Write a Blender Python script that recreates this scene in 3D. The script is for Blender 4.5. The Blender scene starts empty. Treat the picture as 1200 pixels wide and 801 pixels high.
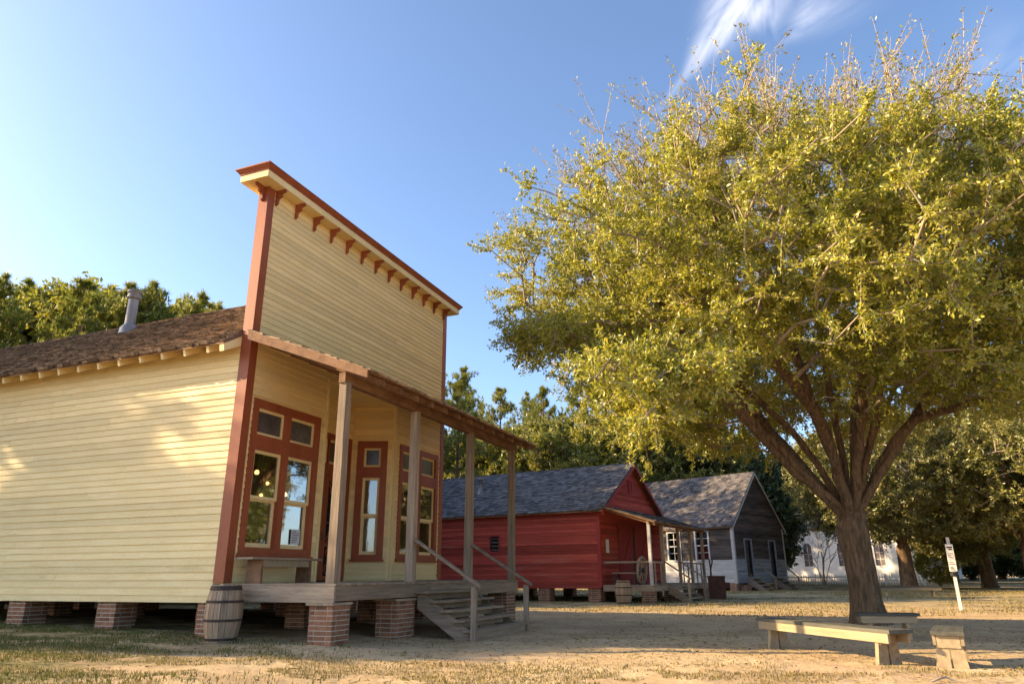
import bpy, math, random
import numpy as np
from mathutils import Vector, Matrix

random.seed(7)
rng = np.random.default_rng(11)
scene = bpy.context.scene
COL = scene.collection

# ------------------------------------------------------------------ camera
H_EYE = 1.0
F_PX, PITCH, ROLL = 828.03, 0.3183, -0.0058        # focal length in photo pixels (1200 wide), tilt up, roll
_c, _s = math.cos(PITCH), math.sin(PITCH)
_R, _U, _F = np.array([1, 0, 0.]), np.array([0, -_s, _c]), np.array([0, _c, _s])
CR = math.cos(ROLL) * _R + math.sin(ROLL) * _U
CU = -math.sin(ROLL) * _R + math.cos(ROLL) * _U
EYE = np.array([0, 0, H_EYE])
cam_data = bpy.data.cameras.new('camera')
cam_data.sensor_width = 36.0
cam_data.lens = F_PX / 1200 * 36
cam_data.clip_end = 3000
cam_data.clip_start = 0.05
cam = bpy.data.objects.new('camera', cam_data)
COL.objects.link(cam)
cam.matrix_world = Matrix(((CR[0], CU[0], -_F[0], 0), (CR[1], CU[1], -_F[1], 0), (CR[2], CU[2], -_F[2], H_EYE), (0, 0, 0, 1)))
scene.camera = cam

def ray(px, py):
    d = (px - 600) / F_PX * CR - (py - 400.5) / F_PX * CU + _F
    return d / np.linalg.norm(d)
def at_depth(px, py, Y):
    d = ray(px, py)
    return EYE + d * (Y / d[1])
def on_ground(px, py, z=0.0):
    d = ray(px, py)
    return EYE + d * ((z - H_EYE) / d[2])

# ------------------------------------------------------------------ sky, sun, exposure
SUN_AZ, SUN_EL = -86.0, 22.0        # degrees right of +Y, elevation
world = bpy.data.worlds.new('World')
scene.world = world
world.use_nodes = True
wt = world.node_tree
bg = wt.nodes['Background']
sky = wt.nodes.new('ShaderNodeTexSky')
sky.sky_type = 'NISHITA'
sky.sun_disc = False
sky.sun_elevation = math.radians(SUN_EL)
sky.sun_rotation = math.radians(SUN_AZ)
sky.altitude = 0
sky.air_density = 0.8
sky.dust_density = 1.5
sky.ozone_density = 2.5
bg.inputs['Strength'].default_value = 0.13
# wisps of cirrus, in the world's own direction space
def wn(t, **kw):
    n = wt.nodes.new(t)
    for k, v in kw.items():
        setattr(n, k, v)
    return n
def wmath(op, a, b=None, c=None):
    n = wn('ShaderNodeMath', operation=op)
    for i, v in enumerate((a, b, c)):
        if v is None: continue
        if hasattr(v, 'links') or hasattr(v, 'is_linked'): wt.links.new(v, n.inputs[i])
        else: n.inputs[i].default_value = v
    return n.outputs[0]
def wdot(vec_out, v):
    n = wn('ShaderNodeVectorMath', operation='DOT_PRODUCT')
    wt.links.new(vec_out, n.inputs[0]); n.inputs[1].default_value = tuple(v)
    return n.outputs['Value']
tc = wn('ShaderNodeTexCoord')
def wisp(p0, p1, width, bend, strength):
    a, b = ray(*p0), ray(*p1)
    mid = (a + b) / 2; mid /= np.linalg.norm(mid)
    e1 = b - a; half = np.linalg.norm(e1) / 2; e1 /= np.linalg.norm(e1)
    e2 = np.cross(mid, e1)
    g = tc.outputs['Generated']
    m = wmath('MAXIMUM', wdot(g, mid), 0.05)
    s = wmath('DIVIDE', wdot(g, e1), m); t = wmath('DIVIDE', wdot(g, e2), m)
    t = wmath('ADD', t, wmath('MULTIPLY', wmath('MULTIPLY', s, s), bend))
    comb = wn('ShaderNodeCombineXYZ')
    wt.links.new(wmath('MULTIPLY', s, 7.0), comb.inputs[0]); wt.links.new(wmath('MULTIPLY', t, 26.0), comb.inputs[1])
    comb.inputs[2].default_value = p0[0] * 0.013
    no = wn('ShaderNodeTexNoise'); wt.links.new(comb.outputs[0], no.inputs['Vector'])
    no.inputs['Scale'].default_value = 1.0; no.inputs['Detail'].default_value = 7; no.inputs['Distortion'].default_value = 0.7
    nz = wmath('MULTIPLY', wmath('MAXIMUM', wmath('SUBTRACT', no.outputs['Fac'], 0.30), 0.0), 2.6)
    ss = wmath('DIVIDE', s, half)
    along = wmath('POWER', 2.718, wmath('MULTIPLY', wmath('MULTIPLY', ss, ss), -1.1))
    # wider towards the p1 end
    wv = wmath('MULTIPLY', wmath('ADD', 1.0, wmath('MULTIPLY', wmath('MAXIMUM', ss, -0.9), 0.8)), width)
    tt = wmath('DIVIDE', t, wv)
    across = wmath('POWER', 2.718, wmath('MULTIPLY', wmath('MULTIPLY', tt, tt), -1.0))
    return wmath('MULTIPLY', wmath('MULTIPLY', nz, wmath('MULTIPLY', along, across)), strength)
cl = wisp((800, 98), (885, -25), 0.019, 0.5, 1.15)
cl = wmath('ADD', cl, wisp((905, 45), (890, -10), 0.022, -0.8, 0.65))
cl = wmath('ADD', cl, wisp((900, 60), (990, -15), 0.016, -0.3, 0.5))
cl = wmath('ADD', cl, wisp((1120, 110), (1200, 40), 0.03, 0.2, 0.12))
cl = wmath('MINIMUM', cl, 0.9)
mixc = wn('ShaderNodeMixRGB'); mixc.inputs[2].default_value = (5.2, 5.0, 5.2, 1)
wt.links.new(cl, mixc.inputs[0]); wt.links.new(sky.outputs[0], mixc.inputs[1])
wt.links.new(mixc.outputs[0], bg.inputs['Color'])

sun_data = bpy.data.lights.new('sun', 'SUN')
sun_data.energy = 4.6
sun_data.angle = math.radians(0.5)
sun_data.color = (1.0, 0.74, 0.42)
sun = bpy.data.objects.new('sun', sun_data)
COL.objects.link(sun)
_az, _el = math.radians(SUN_AZ), math.radians(SUN_EL)
SUN_DIR = Vector((math.sin(_az) * math.cos(_el), math.cos(_az) * math.cos(_el), math.sin(_el)))
sun.rotation_euler = SUN_DIR.to_track_quat('Z', 'Y').to_euler()
sun.location = SUN_DIR * 60
vs = scene.view_settings
vs.view_transform = 'Standard'; vs.look = 'None'; vs.gamma = 1.0; vs.use_curve_mapping = False
vs.exposure = 1.5
scene.cycles.use_denoising = True
scene.cycles.max_bounces = 7
scene.cycles.transparent_max_bounces = 12
scene.cycles.caustics_reflective = False
scene.cycles.caustics_refractive = False

# ------------------------------------------------------------------ materials
MATS = {}
def new_mat(name):
    m = bpy.data.materials.new(name); m.use_nodes = True
    m.node_tree.nodes.clear()
    MATS[name] = m
    return m, m.node_tree
def node(t, typ, **kw):
    n = t.nodes.new(typ)
    for k, v in kw.items():
        if k.startswith('i_'): n.inputs[k[2:].replace('_', ' ')].default_value = v
        else: setattr(n, k, v)
    return n
def rgb(c): return (c[0], c[1], c[2], 1)
def pmat(name, c1, c2, scale=4.0, stretch=(1, 1, 1), rough=0.6, bump=0.15, rand=0.18, fine=60.0, island=False, c3=None, c3amt=0.35, spec=0.25, hue=0.0, metal=0.0, bdist=0.01):
    """two-tone noise along a grain, a third colour as stains, brightness varying per object or per piece"""
    m, t = new_mat(name); L = t.links.new
    tcn = node(t, 'ShaderNodeTexCoord'); mp = node(t, 'ShaderNodeMapping'); mp.inputs['Scale'].default_value = stretch
    L(tcn.outputs['Object'], mp.inputs[0])
    oi = node(t, 'ShaderNodeObjectInfo'); geo = node(t, 'ShaderNodeNewGeometry')
    rsum = node(t, 'ShaderNodeMath', operation='ADD'); L(oi.outputs['Random'], rsum.inputs[0])
    if island: L(geo.outputs['Random Per Island'], rsum.inputs[1])
    else: rsum.inputs[1].default_value = 0.0
    fr = node(t, 'ShaderNodeMath', operation='FRACT'); L(rsum.outputs[0], fr.inputs[0])
    w = node(t, 'ShaderNodeMath', operation='MULTIPLY'); L(fr.outputs[0], w.inputs[0]); w.inputs[1].default_value = 37.0
    def noise(sc, det, rough_=0.55):
        n = node(t, 'ShaderNodeTexNoise', noise_dimensions='4D'); L(mp.outputs[0], n.inputs['Vector']); L(w.outputs[0], n.inputs['W'])
        n.inputs['Scale'].default_value = sc; n.inputs['Detail'].default_value = det; n.inputs['Roughness'].default_value = rough_
        return n
    n1 = noise(scale, 5); n2 = noise(fine, 3)
    rmp = node(t, 'ShaderNodeValToRGB'); rmp.color_ramp.elements[0].position = 0.32; rmp.color_ramp.elements[1].position = 0.68
    rmp.color_ramp.elements[0].color = rgb(c1); rmp.color_ramp.elements[1].color = rgb(c2)
    L(n1.outputs['Fac'], rmp.inputs[0]); col = rmp.outputs[0]
    if c3:
        n3 = noise(scale * 0.6, 7, 0.7)
        r3 = node(t, 'ShaderNodeValToRGB'); r3.color_ramp.elements[0].position = 1 - c3amt - 0.12; r3.color_ramp.elements[1].position = 1 - c3amt + 0.12
        L(n3.outputs['Fac'], r3.inputs[0])
        mx = node(t, 'ShaderNodeMixRGB'); L(r3.outputs[0], mx.inputs[0]); L(col, mx.inputs[1]); mx.inputs[2].default_value = rgb(c3); col = mx.outputs[0]
    mr = node(t, 'ShaderNodeMapRange'); L(fr.outputs[0], mr.inputs[0]); mr.inputs[3].default_value = 1 - rand; mr.inputs[4].default_value = 1 + rand
    mr2 = node(t, 'ShaderNodeMapRange'); L(n2.outputs['Fac'], mr2.inputs[0]); mr2.inputs[1].default_value = 0.3; mr2.inputs[2].default_value = 0.7
    mr2.inputs[3].default_value = 0.86; mr2.inputs[4].default_value = 1.12
    vm = node(t, 'ShaderNodeMath', operation='MULTIPLY'); L(mr.outputs[0], vm.inputs[0]); L(mr2.outputs[0], vm.inputs[1])
    hs = node(t, 'ShaderNodeHueSaturation'); L(vm.outputs[0], hs.inputs['Value']); L(col, hs.inputs['Color'])
    if hue:
        hr = node(t, 'ShaderNodeMapRange'); L(n1.outputs['Fac'], hr.inputs[0]); hr.inputs[3].default_value = 0.5 - hue; hr.inputs[4].default_value = 0.5 + hue
        L(hr.outputs[0], hs.inputs['Hue'])
    b = node(t, 'ShaderNodeBsdfPrincipled'); L(hs.outputs[0], b.inputs['Base Color'])
    b.inputs['Roughness'].default_value = rough; b.inputs['Specular IOR Level'].default_value = spec; b.inputs['Metallic'].default_value = metal
    if bump:
        add = node(t, 'ShaderNodeMath', operation='ADD'); L(n1.outputs['Fac'], add.inputs[0]); L(n2.outputs['Fac'], add.inputs[1])
        bp = node(t, 'ShaderNodeBump'); bp.inputs['Strength'].default_value = bump; bp.inputs['Distance'].default_value = bdist
        L(add.outputs[0], bp.inputs['Height']); L(bp.outputs[0], b.inputs['Normal'])
    o = node(t, 'ShaderNodeOutputMaterial'); L(b.outputs[0], o.inputs[0])
    return m

Y1, Y2 = (0.82, 0.61, 0.275), (0.89, 0.685, 0.345)
yellow_board = pmat('yellow_clapboard', Y1, Y2, 1.6, (1, 1, 4), 0.55, 0.2, 0.10, 40, c3=(0.62, 0.45, 0.20), c3amt=0.30)
yellow = pmat('yellow_paint', Y1, Y2, 2.0, (1, 1, 1), 0.5, 0.1, 0.05)
trim_red = pmat('brick_red_paint', (0.28, 0.070, 0.026), (0.35, 0.094, 0.038), 3.0, (1, 1, 0.3), 0.45, 0.1, 0.08)
barn_red = pmat('barn_red_boards', (0.31, 0.052, 0.036), (0.43, 0.082, 0.055), 2.2, (0.35, 0.35, 3), 0.85, 0.3, 0.30, 30, island=True, c3=(0.42, 0.15, 0.11), c3amt=0.34, spec=0.1)
barn_plain = pmat('barn_red_plain', (0.28, 0.034, 0.032), (0.36, 0.05, 0.042), 3.0, (3, 3, 0.3), 0.7, 0.25, 0.12, 30)
G1, G2 = (0.22, 0.157, 0.105), (0.40, 0.30, 0.205)
wood_x = pmat('grey_wood_grain_x', G1, G2, 6.0, (0.25, 3, 3), 0.8, 0.5, 0.2, 60, c3=(0.12, 0.09, 0.07), c3amt=0.30)
wood_y = pmat('grey_wood_grain_y', G1, G2, 6.0, (3, 0.25, 3), 0.8, 0.5, 0.2, 60, c3=(0.12, 0.09, 0.07), c3amt=0.30)
wood_z = pmat('grey_wood_grain_z', G1, G2, 6.0, (3, 3, 0.25), 0.8, 0.5, 0.2, 60, c3=(0.14, 0.105, 0.08), c3amt=0.28)
brown_wood = pmat('brown_rough_wood', (0.17, 0.085, 0.045), (0.30, 0.165, 0.085), 5.0, (1.5, 0.6, 1.5), 0.8, 0.4, 0.15, 60)
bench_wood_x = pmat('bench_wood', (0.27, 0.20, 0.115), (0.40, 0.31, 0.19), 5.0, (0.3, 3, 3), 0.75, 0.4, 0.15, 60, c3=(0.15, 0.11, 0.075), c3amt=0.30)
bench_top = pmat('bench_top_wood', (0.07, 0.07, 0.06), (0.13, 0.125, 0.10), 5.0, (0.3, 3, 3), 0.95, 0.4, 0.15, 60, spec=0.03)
dark_wood = pmat('dark_stained_wood', (0.035, 0.03, 0.028), (0.10, 0.085, 0.07), 5.0, (0.4, 2, 2), 0.8, 0.4, 0.3, 40, island=True)
shingle_brown = pmat('brown_wood_shingle', (0.14, 0.093, 0.062), (0.31, 0.21, 0.135), 5.0, (3, 0.6, 1), 0.9, 0.5, 0.6, 50, island=True, spec=0.08)
shingle_tan = pmat('tan_wood_shingle', (0.24, 0.16, 0.10), (0.40, 0.28, 0.17), 5.0, (3, 0.6, 1), 0.85, 0.5, 0.4, 50, island=True)
shingle_grey = pmat('grey_wood_shingle', (0.085, 0.08, 0.08), (0.155, 0.145, 0.14), 3.0, (2, 0.6, 1), 0.85, 0.5, 0.45, 40, island=True)
shingle_old = pmat('old_grey_shingle', (0.075, 0.07, 0.07), (0.145, 0.13, 0.125), 2.0, (2, 0.6, 1), 0.9, 0.5, 0.5, 30, island=True, c3=(0.26, 0.15, 0.09), c3amt=0.34)
grey_boards = pmat('old_unpainted_boards', (0.035, 0.028, 0.026), (0.11, 0.09, 0.08), 2.0, (0.4, 0.4, 4), 0.85, 0.4, 0.45, 30, island=True, c3=(0.17, 0.085, 0.045), c3amt=0.34)
white_boards = pmat('worn_white_boards', (0.40, 0.385, 0.37), (0.55, 0.53, 0.51), 3.0, (0.5, 0.5, 4), 0.7, 0.2, 0.12, 30, island=True, c3=(0.30, 0.27, 0.24), c3amt=0.34)
blue_grey_boards = pmat('worn_blue_grey_boards', (0.20, 0.21, 0.23), (0.33, 0.34, 0.36), 3.0, (0.5, 0.5, 4), 0.7, 0.2, 0.25, 30, island=True)
white_paint = pmat('white_paint', (0.72, 0.70, 0.67), (0.80, 0.78, 0.75), 3.0, (1, 1, 1), 0.55, 0.1, 0.05, island=True)
brick_mat = pmat('brick', (0.20, 0.085, 0.045), (0.34, 0.16, 0.085), 9.0, (1, 1, 1), 0.85, 0.5, 0.3, 80, island=True, c3=(0.11, 0.065, 0.05), c3amt=0.36)
mortar = pmat('mortar', (0.46, 0.40, 0.32), (0.60, 0.53, 0.43), 12.0, (1, 1, 1), 0.9, 0.4, 0.05)
concrete = pmat('pale_stone', (0.36, 0.31, 0.25), (0.50, 0.44, 0.36), 6.0, (1, 1, 1), 0.9, 0.4, 0.15)
iron = pmat('rusty_iron', (0.035, 0.026, 0.022), (0.085, 0.05, 0.035), 9.0, (1, 1, 1), 0.7, 0.3, 0.15)
rust_box = pmat('rust_brown_metal', (0.075, 0.028, 0.020), (0.13, 0.05, 0.034), 6.0, (1, 1, 1), 0.6, 0.2, 0.1)
galvanised = pmat('galvanised_pipe', (0.19, 0.165, 0.15), (0.32, 0.29, 0.27), 5.0, (1, 1, 0.6), 0.45, 0.15, 0.1, c3=(0.28, 0.16, 0.10), c3amt=0.36, metal=0.5)
dark_metal = pmat('dark_metal', (0.02, 0.02, 0.022), (0.05, 0.05, 0.05), 6.0, rough=0.5)
bark = pmat('bark', (0.17, 0.10, 0.055), (0.42, 0.265, 0.145), 7.0, (3, 3, 0.45), 0.9, 1.0, 0.05, 45, c3=(0.075, 0.05, 0.035), c3amt=0.42, bdist=0.06)
twig_mat = pmat('pale_twig', (0.30, 0.23, 0.17), (0.44, 0.36, 0.28), 3.0, rough=0.8, bump=0.0, rand=0.1)
pine_bark = pmat('pine_bark', (0.12, 0.075, 0.05), (0.24, 0.15, 0.095), 3.0, (3, 3, 0.6), 0.9, 0.5, 0.15)
paper = pmat('paper', (0.72, 0.71, 0.68), (0.80, 0.79, 0.76), 8, rough=0.8, bump=0)
ink = pmat('ink', (0.03, 0.03, 0.035), (0.06, 0.06, 0.06), 8, rough=0.8, bump=0)
ink_red = pmat('faded_red_ink', (0.36, 0.20, 0.16), (0.42, 0.24, 0.2), 8, rough=0.8, bump=0)
interior = pmat('dim_interior', (0.16, 0.12, 0.08), (0.24, 0.18, 0.12), 1.5, rough=0.8, bump=0.1)
stave_mat = pmat('barrel_stave', (0.28, 0.185, 0.11), (0.46, 0.325, 0.21), 5.0, (4, 4, 0.25), 0.8, 0.4, 0.22, 60, c3=(0.14, 0.12, 0.10), c3amt=0.33)

def screen_material():
    m, t = new_mat('insect_screen'); L = t.links.new
    d = node(t, 'ShaderNodeBsdfDiffuse'); d.inputs[0].default_value = (0.035, 0.032, 0.03, 1)
    tr = node(t, 'ShaderNodeBsdfTransparent'); mx = node(t, 'ShaderNodeMixShader'); mx.inputs[0].default_value = 0.72
    L(tr.outputs[0], mx.inputs[1]); L(d.outputs[0], mx.inputs[2])
    o = node(t, 'ShaderNodeOutputMaterial'); L(mx.outputs[0], o.inputs[0]); return m
screen = screen_material()
def glass_material(name, ior, tint):
    m, t = new_mat(name); L = t.links.new
    tr = node(t, 'ShaderNodeBsdfTransparent'); tr.inputs[0].default_value = rgb(tint)
    gl = node(t, 'ShaderNodeBsdfGlossy'); gl.inputs['Roughness'].default_value = 0.01
    n = node(t, 'ShaderNodeTexNoise'); n.inputs['Scale'].default_value = 3.0
    bp = node(t, 'ShaderNodeBump'); bp.inputs['Strength'].default_value = 0.05; bp.inputs['Distance'].default_value = 0.02
    L(n.outputs['Fac'], bp.inputs['Height']); L(bp.outputs[0], gl.inputs['Normal'])
    lw_ = node(t, 'ShaderNodeLayerWeight'); pw_ = node(t, 'ShaderNodeMath', operation='POWER'); L(lw_.outputs['Facing'], pw_.inputs[0]); pw_.inputs[1].default_value = 3.0
    fz = node(t, 'ShaderNodeMath', operation='MULTIPLY_ADD'); L(pw_.outputs[0], fz.inputs[0]); fz.inputs[1].default_value = 0.8; fz.inputs[2].default_value = ior
    mx = node(t, 'ShaderNodeMixShader'); L(fz.outputs[0], mx.inputs[0]); L(tr.outputs[0], mx.inputs[1]); L(gl.outputs[0], mx.inputs[2])
    o = node(t, 'ShaderNodeOutputMaterial'); L(mx.outputs[0], o.inputs[0]); return m
glass = glass_material('window_glass', 0.27, (0.85, 0.85, 0.83))
glass_dark = pmat('dusty_transom_glass', (0.075, 0.062, 0.05), (0.13, 0.11, 0.09), 2.5, (1, 1, 1), 0.22, 0.03, 0.15, 20, spec=0.5)
def emit_material(name, c, s):
    m, t = new_mat(name)
    e = node(t, 'ShaderNodeEmission'); e.inputs[0].default_value = rgb(c); e.inputs[1].default_value = s
    o = node(t, 'ShaderNodeOutputMaterial'); t.links.new(e.outputs[0], o.inputs[0]); return m
bulb_mat = emit_material('lit_bulb', (1.0, 0.50, 0.15), 3.2)
def leaf_material(name, cols, trans=0.35, gloss=0.06):
    m, t = new_mat(name); L = t.links.new
    geo = node(t, 'ShaderNodeNewGeometry'); oi = node(t, 'ShaderNodeObjectInfo')
    tcn = node(t, 'ShaderNodeTexCoord')
    n = node(t, 'ShaderNodeTexNoise'); L(tcn.outputs['Object'], n.inputs['Vector']); n.inputs['Scale'].default_value = 0.55; n.inputs['Detail'].default_value = 3
    a = node(t, 'ShaderNodeMath', operation='MULTIPLY_ADD'); L(n.outputs['Fac'], a.inputs[0]); a.inputs[1].default_value = 0.9
    sub = node(t, 'ShaderNodeMath', operation='MULTIPLY_ADD'); L(geo.outputs['Random Per Island'], sub.inputs[0]); sub.inputs[1].default_value = 0.75; sub.inputs[2].default_value = -0.33
    L(sub.outputs[0], a.inputs[2])
    r = node(t, 'ShaderNodeValToRGB')
    while len(r.color_ramp.elements) < len(cols): r.color_ramp.elements.new(0.5)
    for i, c in enumerate(cols):
        r.color_ramp.elements[i].position = i / (len(cols) - 1); r.color_ramp.elements[i].color = rgb(c)
    L(a.outputs[0], r.inputs[0])
    hs = node(t, 'ShaderNodeHueSaturation'); L(r.outputs[0], hs.inputs['Color'])
    mr = node(t, 'ShaderNodeMapRange'); L(oi.outputs['Random'], mr.inputs[0]); mr.inputs[3].default_value = 0.85; mr.inputs[4].default_value = 1.15
    L(mr.outputs[0], hs.inputs['Value'])
    d = node(t, 'ShaderNodeBsdfDiffuse'); tl = node(t, 'ShaderNodeBsdfTranslucent'); gl = node(t, 'ShaderNodeBsdfGlossy'); gl.inputs['Roughness'].default_value = 0.45
    L(hs.outputs[0], d.inputs[0]); L(hs.outputs[0], tl.inputs[0])
    m1 = node(t, 'ShaderNodeMixShader'); m1.inputs[0].default_value = trans; L(d.outputs[0], m1.inputs[1]); L(tl.outputs[0], m1.inputs[2])
    m2 = node(t, 'ShaderNodeMixShader'); m2.inputs[0].default_value = gloss; L(m1.outputs[0], m2.inputs[1]); L(gl.outputs[0], m2.inputs[2])
    o = node(t, 'ShaderNodeOutputMaterial'); L(m2.outputs[0], o.inputs[0]); return m
leaf_big = leaf_material('olive_green_leaf', [(0.15, 0.175, 0.018), (0.28, 0.295, 0.026), (0.43, 0.41, 0.04), (0.56, 0.45, 0.075)], 0.45)
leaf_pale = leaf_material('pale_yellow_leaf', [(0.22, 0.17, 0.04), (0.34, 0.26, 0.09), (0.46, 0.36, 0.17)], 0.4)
leaf_oak = leaf_material('dusty_green_leaf', [(0.10, 0.12, 0.025), (0.19, 0.20, 0.038), (0.32, 0.29, 0.06), (0.42, 0.34, 0.10)], 0.4)
leaf_bright = leaf_material('bright_green_leaf', [(0.12, 0.14, 0.018), (0.24, 0.24, 0.026), (0.38, 0.34, 0.036)], 0.5)
needle = leaf_material('pine_needle', [(0.14, 0.18, 0.03), (0.27, 0.285, 0.048), (0.42, 0.38, 0.065)], 0.5)
dark_leaf = leaf_material('dark_evergreen_leaf', [(0.05, 0.07, 0.018), (0.09, 0.115, 0.026), (0.15, 0.165, 0.036)], 0.2)
dry_grass = leaf_material('dry_grass', [(0.14, 0.12, 0.04), (0.27, 0.22, 0.085), (0.42, 0.33, 0.15)], 0.3, 0.0)
green_grass = leaf_material('green_grass', [(0.07, 0.085, 0.025), (0.13, 0.14, 0.04), (0.22, 0.20, 0.07)], 0.3, 0.0)
litter_mat = leaf_material('fallen_leaf', [(0.10, 0.055, 0.03), (0.20, 0.11, 0.05), (0.33, 0.22, 0.11)], 0.1, 0.0)

# ------------------------------------------------------------------ mesh helpers
def link(name, me, mat=None, parent=None):
    if mat is not None and len(me.materials) == 0: me.materials.append(mat)
    o = bpy.data.objects.new(name, me); COL.objects.link(o)
    if parent is not None: o.parent = parent
    return o
class MB:
    def __init__(self): self.v = []; self.f = []
    def add(self, v, f):
        k = len(self.v); self.v += [tuple(p) for p in v]; self.f += [tuple(i + k for i in q) for q in f]; return self
    BF = ((0, 3, 2, 1), (4, 5, 6, 7), (0, 1, 5, 4), (1, 2, 6, 5), (2, 3, 7, 6), (3, 0, 4, 7))
    def box(self, x0, x1, y0, y1, z0, z1):
        return self.add([(x0, y0, z0), (x1, y0, z0), (x1, y1, z0), (x0, y1, z0), (x0, y0, z1), (x1, y0, z1), (x1, y1, z1), (x0, y1, z1)], self.BF)
    def hexa(self, p): return self.add(p, self.BF)      # bottom 4, top 4
    def beam(self, p, q, w, h, up=(0, 0, 1)):
        p, q, up = np.array(p, float), np.array(q, float), np.array(up, float)
        d = q - p; d /= np.linalg.norm(d); s = np.cross(d, up); s /= np.linalg.norm(s); t = np.cross(s, d)
        s *= w / 2; t *= h / 2
        return self.add([p - s - t, p + s - t, q + s - t, q - s - t, p - s + t, p + s + t, q + s + t, q - s + t], self.BF)
    def prism(self, poly, vec):
        n = len(poly); poly = [np.array(p, float) for p in poly]; vec = np.array(vec, float)
        v = poly + [p + vec for p in poly]
        f = [tuple(range(n))[::-1], tuple(range(n, 2 * n))] + [(i, (i + 1) % n, n + (i + 1) % n, n + i) for i in range(n)]
        return self.add(v, f)
    def tube(self, pts, rad, n=8, cap=True):
        pts = [np.array(p, float) for p in pts]; k0 = len(self.v); m = len(pts)
        if not hasattr(rad, '__len__'): rad = [rad] * m
        ref = np.array([0.31, 0.17, 0.93]); prev = None
        for i, p in enumerate(pts):
            d = pts[min(i + 1, m - 1)] - pts[max(i - 1, 0)]; d /= (np.linalg.norm(d) + 1e-9)
            s = np.cross(d, ref if prev is None else np.cross(prev, d)); 
            if np.linalg.norm(s) < 1e-4: s = np.cross(d, [1, 0, 0])
            s /= np.linalg.norm(s); t = np.cross(d, s); prev = s if prev is None else s
            prev = None
            for j in range(n):
                a = 2 * math.pi * j / n
                self.v.append(tuple(p + rad[i] * (math.cos(a) * s + math.sin(a) * t)))
        for i in range(m - 1):
            for j in range(n):
                a, b = k0 + i * n + j, k0 + i * n + (j + 1) % n
                self.f.append((a, b, b + n, a + n))
        if cap:
            self.f.append(tuple(range(k0, k0 + n))[::-1]); self.f.append(tuple(range(k0 + (m - 1) * n, k0 + m * n)))
        return self
    def lathe(self, prof, n=24, c=(0, 0)):
        k0 = len(self.v); m = len(prof)
        for r, z in prof:
            for j in range(n):
                a = 2 * math.pi * j / n; self.v.append((c[0] + r * math.cos(a), c[1] + r * math.sin(a), z))
        for i in range(m - 1):
            for j in range(n):
                a, b = k0 + i * n + j, k0 + i * n + (j + 1) % n
                self.f.append((a, b, b + n, a + n))
        return self
    def mesh(self, name, smooth=False):
        me = bpy.data.meshes.new(name); me.from_pydata(self.v, [], self.f); me.update()
        if smooth: me.polygons.foreach_set('use_smooth', [True] * len(me.polygons))
        return me
    def build(self, name, mat, parent=None, smooth=False):
        return link(name, self.mesh(name, smooth), mat, parent)
def np_mesh(name, verts, faces, smooth=False):
    """faces: (n,k) int array"""
    me = bpy.data.meshes.new(name); verts = np.asarray(verts, np.float32); faces = np.asarray(faces, np.int32)
    n, k = faces.shape
    me.vertices.add(len(verts)); me.vertices.foreach_set('co', verts.ravel())
    me.loops.add(n * k); me.loops.foreach_set('vertex_index', faces.ravel())
    me.polygons.add(n); me.polygons.foreach_set('loop_start', np.arange(0, n * k, k, dtype=np.int32))
    me.update(calc_edges=True)
    if smooth: me.polygons.foreach_set('use_smooth', np.ones(n, bool))
    return me
def tag(o, label=None, cat=None, group=None, kind=None):
    if label: o['label'] = label
    if cat: o['category'] = cat
    if group: o['group'] = group
    if kind: o['kind'] = kind
    return o
def thing(name, label, cat, loc=(0, 0, 0), rz=0.0, group=None):
    o = bpy.data.objects.new(name, None); COL.objects.link(o)
    o.empty_display_size = 0.2
    o.location = loc; o.rotation_euler = (0, 0, rz)
    return tag(o, label, cat, group)
def copy_tree(o, parent=None):
    c = o.copy(); COL.objects.link(c); c.parent = parent
    for ch in o.children: copy_tree(ch, c)
    return c

# ------------------------------------------------------------------ terrain
def vnoise(x, y, seed=0):
    x = np.asarray(x, float); y = np.asarray(y, float)
    xi, yi = np.floor(x).astype(np.int64), np.floor(y).astype(np.int64); fx, fy = x - xi, y - yi
    fx = fx * fx * (3 - 2 * fx); fy = fy * fy * (3 - 2 * fy)
    def hsh(a, b):
        h = (a * 374761393 + b * 668265263 + seed * 982451653) & 0x7fffffff
        h = ((h ^ (h >> 13)) * 1274126177) & 0x7fffffff
        return ((h ^ (h >> 16)) & 0xffff) / 65535.0
    return (hsh(xi, yi) * (1 - fx) + hsh(xi + 1, yi) * fx) * (1 - fy) + (hsh(xi, yi + 1) * (1 - fx) + hsh(xi + 1, yi + 1) * fx) * fy
def gz(X, Y):
    X = np.asarray(X, float); Y = np.asarray(Y, float)
    near = np.interp(X, [-14, -8, -6.4, -4.6, -3.2, -1.4, 4], [0.20, 0.15, 0.11, 0.04, 0.0, -0.09, -0.10])
    k = np.clip((Y - 19) / 9, 0, 1); k = k * k * (3 - 2 * k)
    far = np.interp(Y, [20, 38, 66, 120], [0.0, 0.03, 0.25, 0.45])
    z = near * (1 - k) + far * k
    amp = np.clip(1.2 - np.abs(Y - 12) / 40, 0.2, 1)
    return z + amp * 0.035 * (vnoise(X * 0.9, Y * 0.9, 3) - 0.5) + amp * 0.016 * (vnoise(X * 3.1, Y * 3.1, 5) - 0.5)
def g(X, Y): return float(gz(X, Y))

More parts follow.
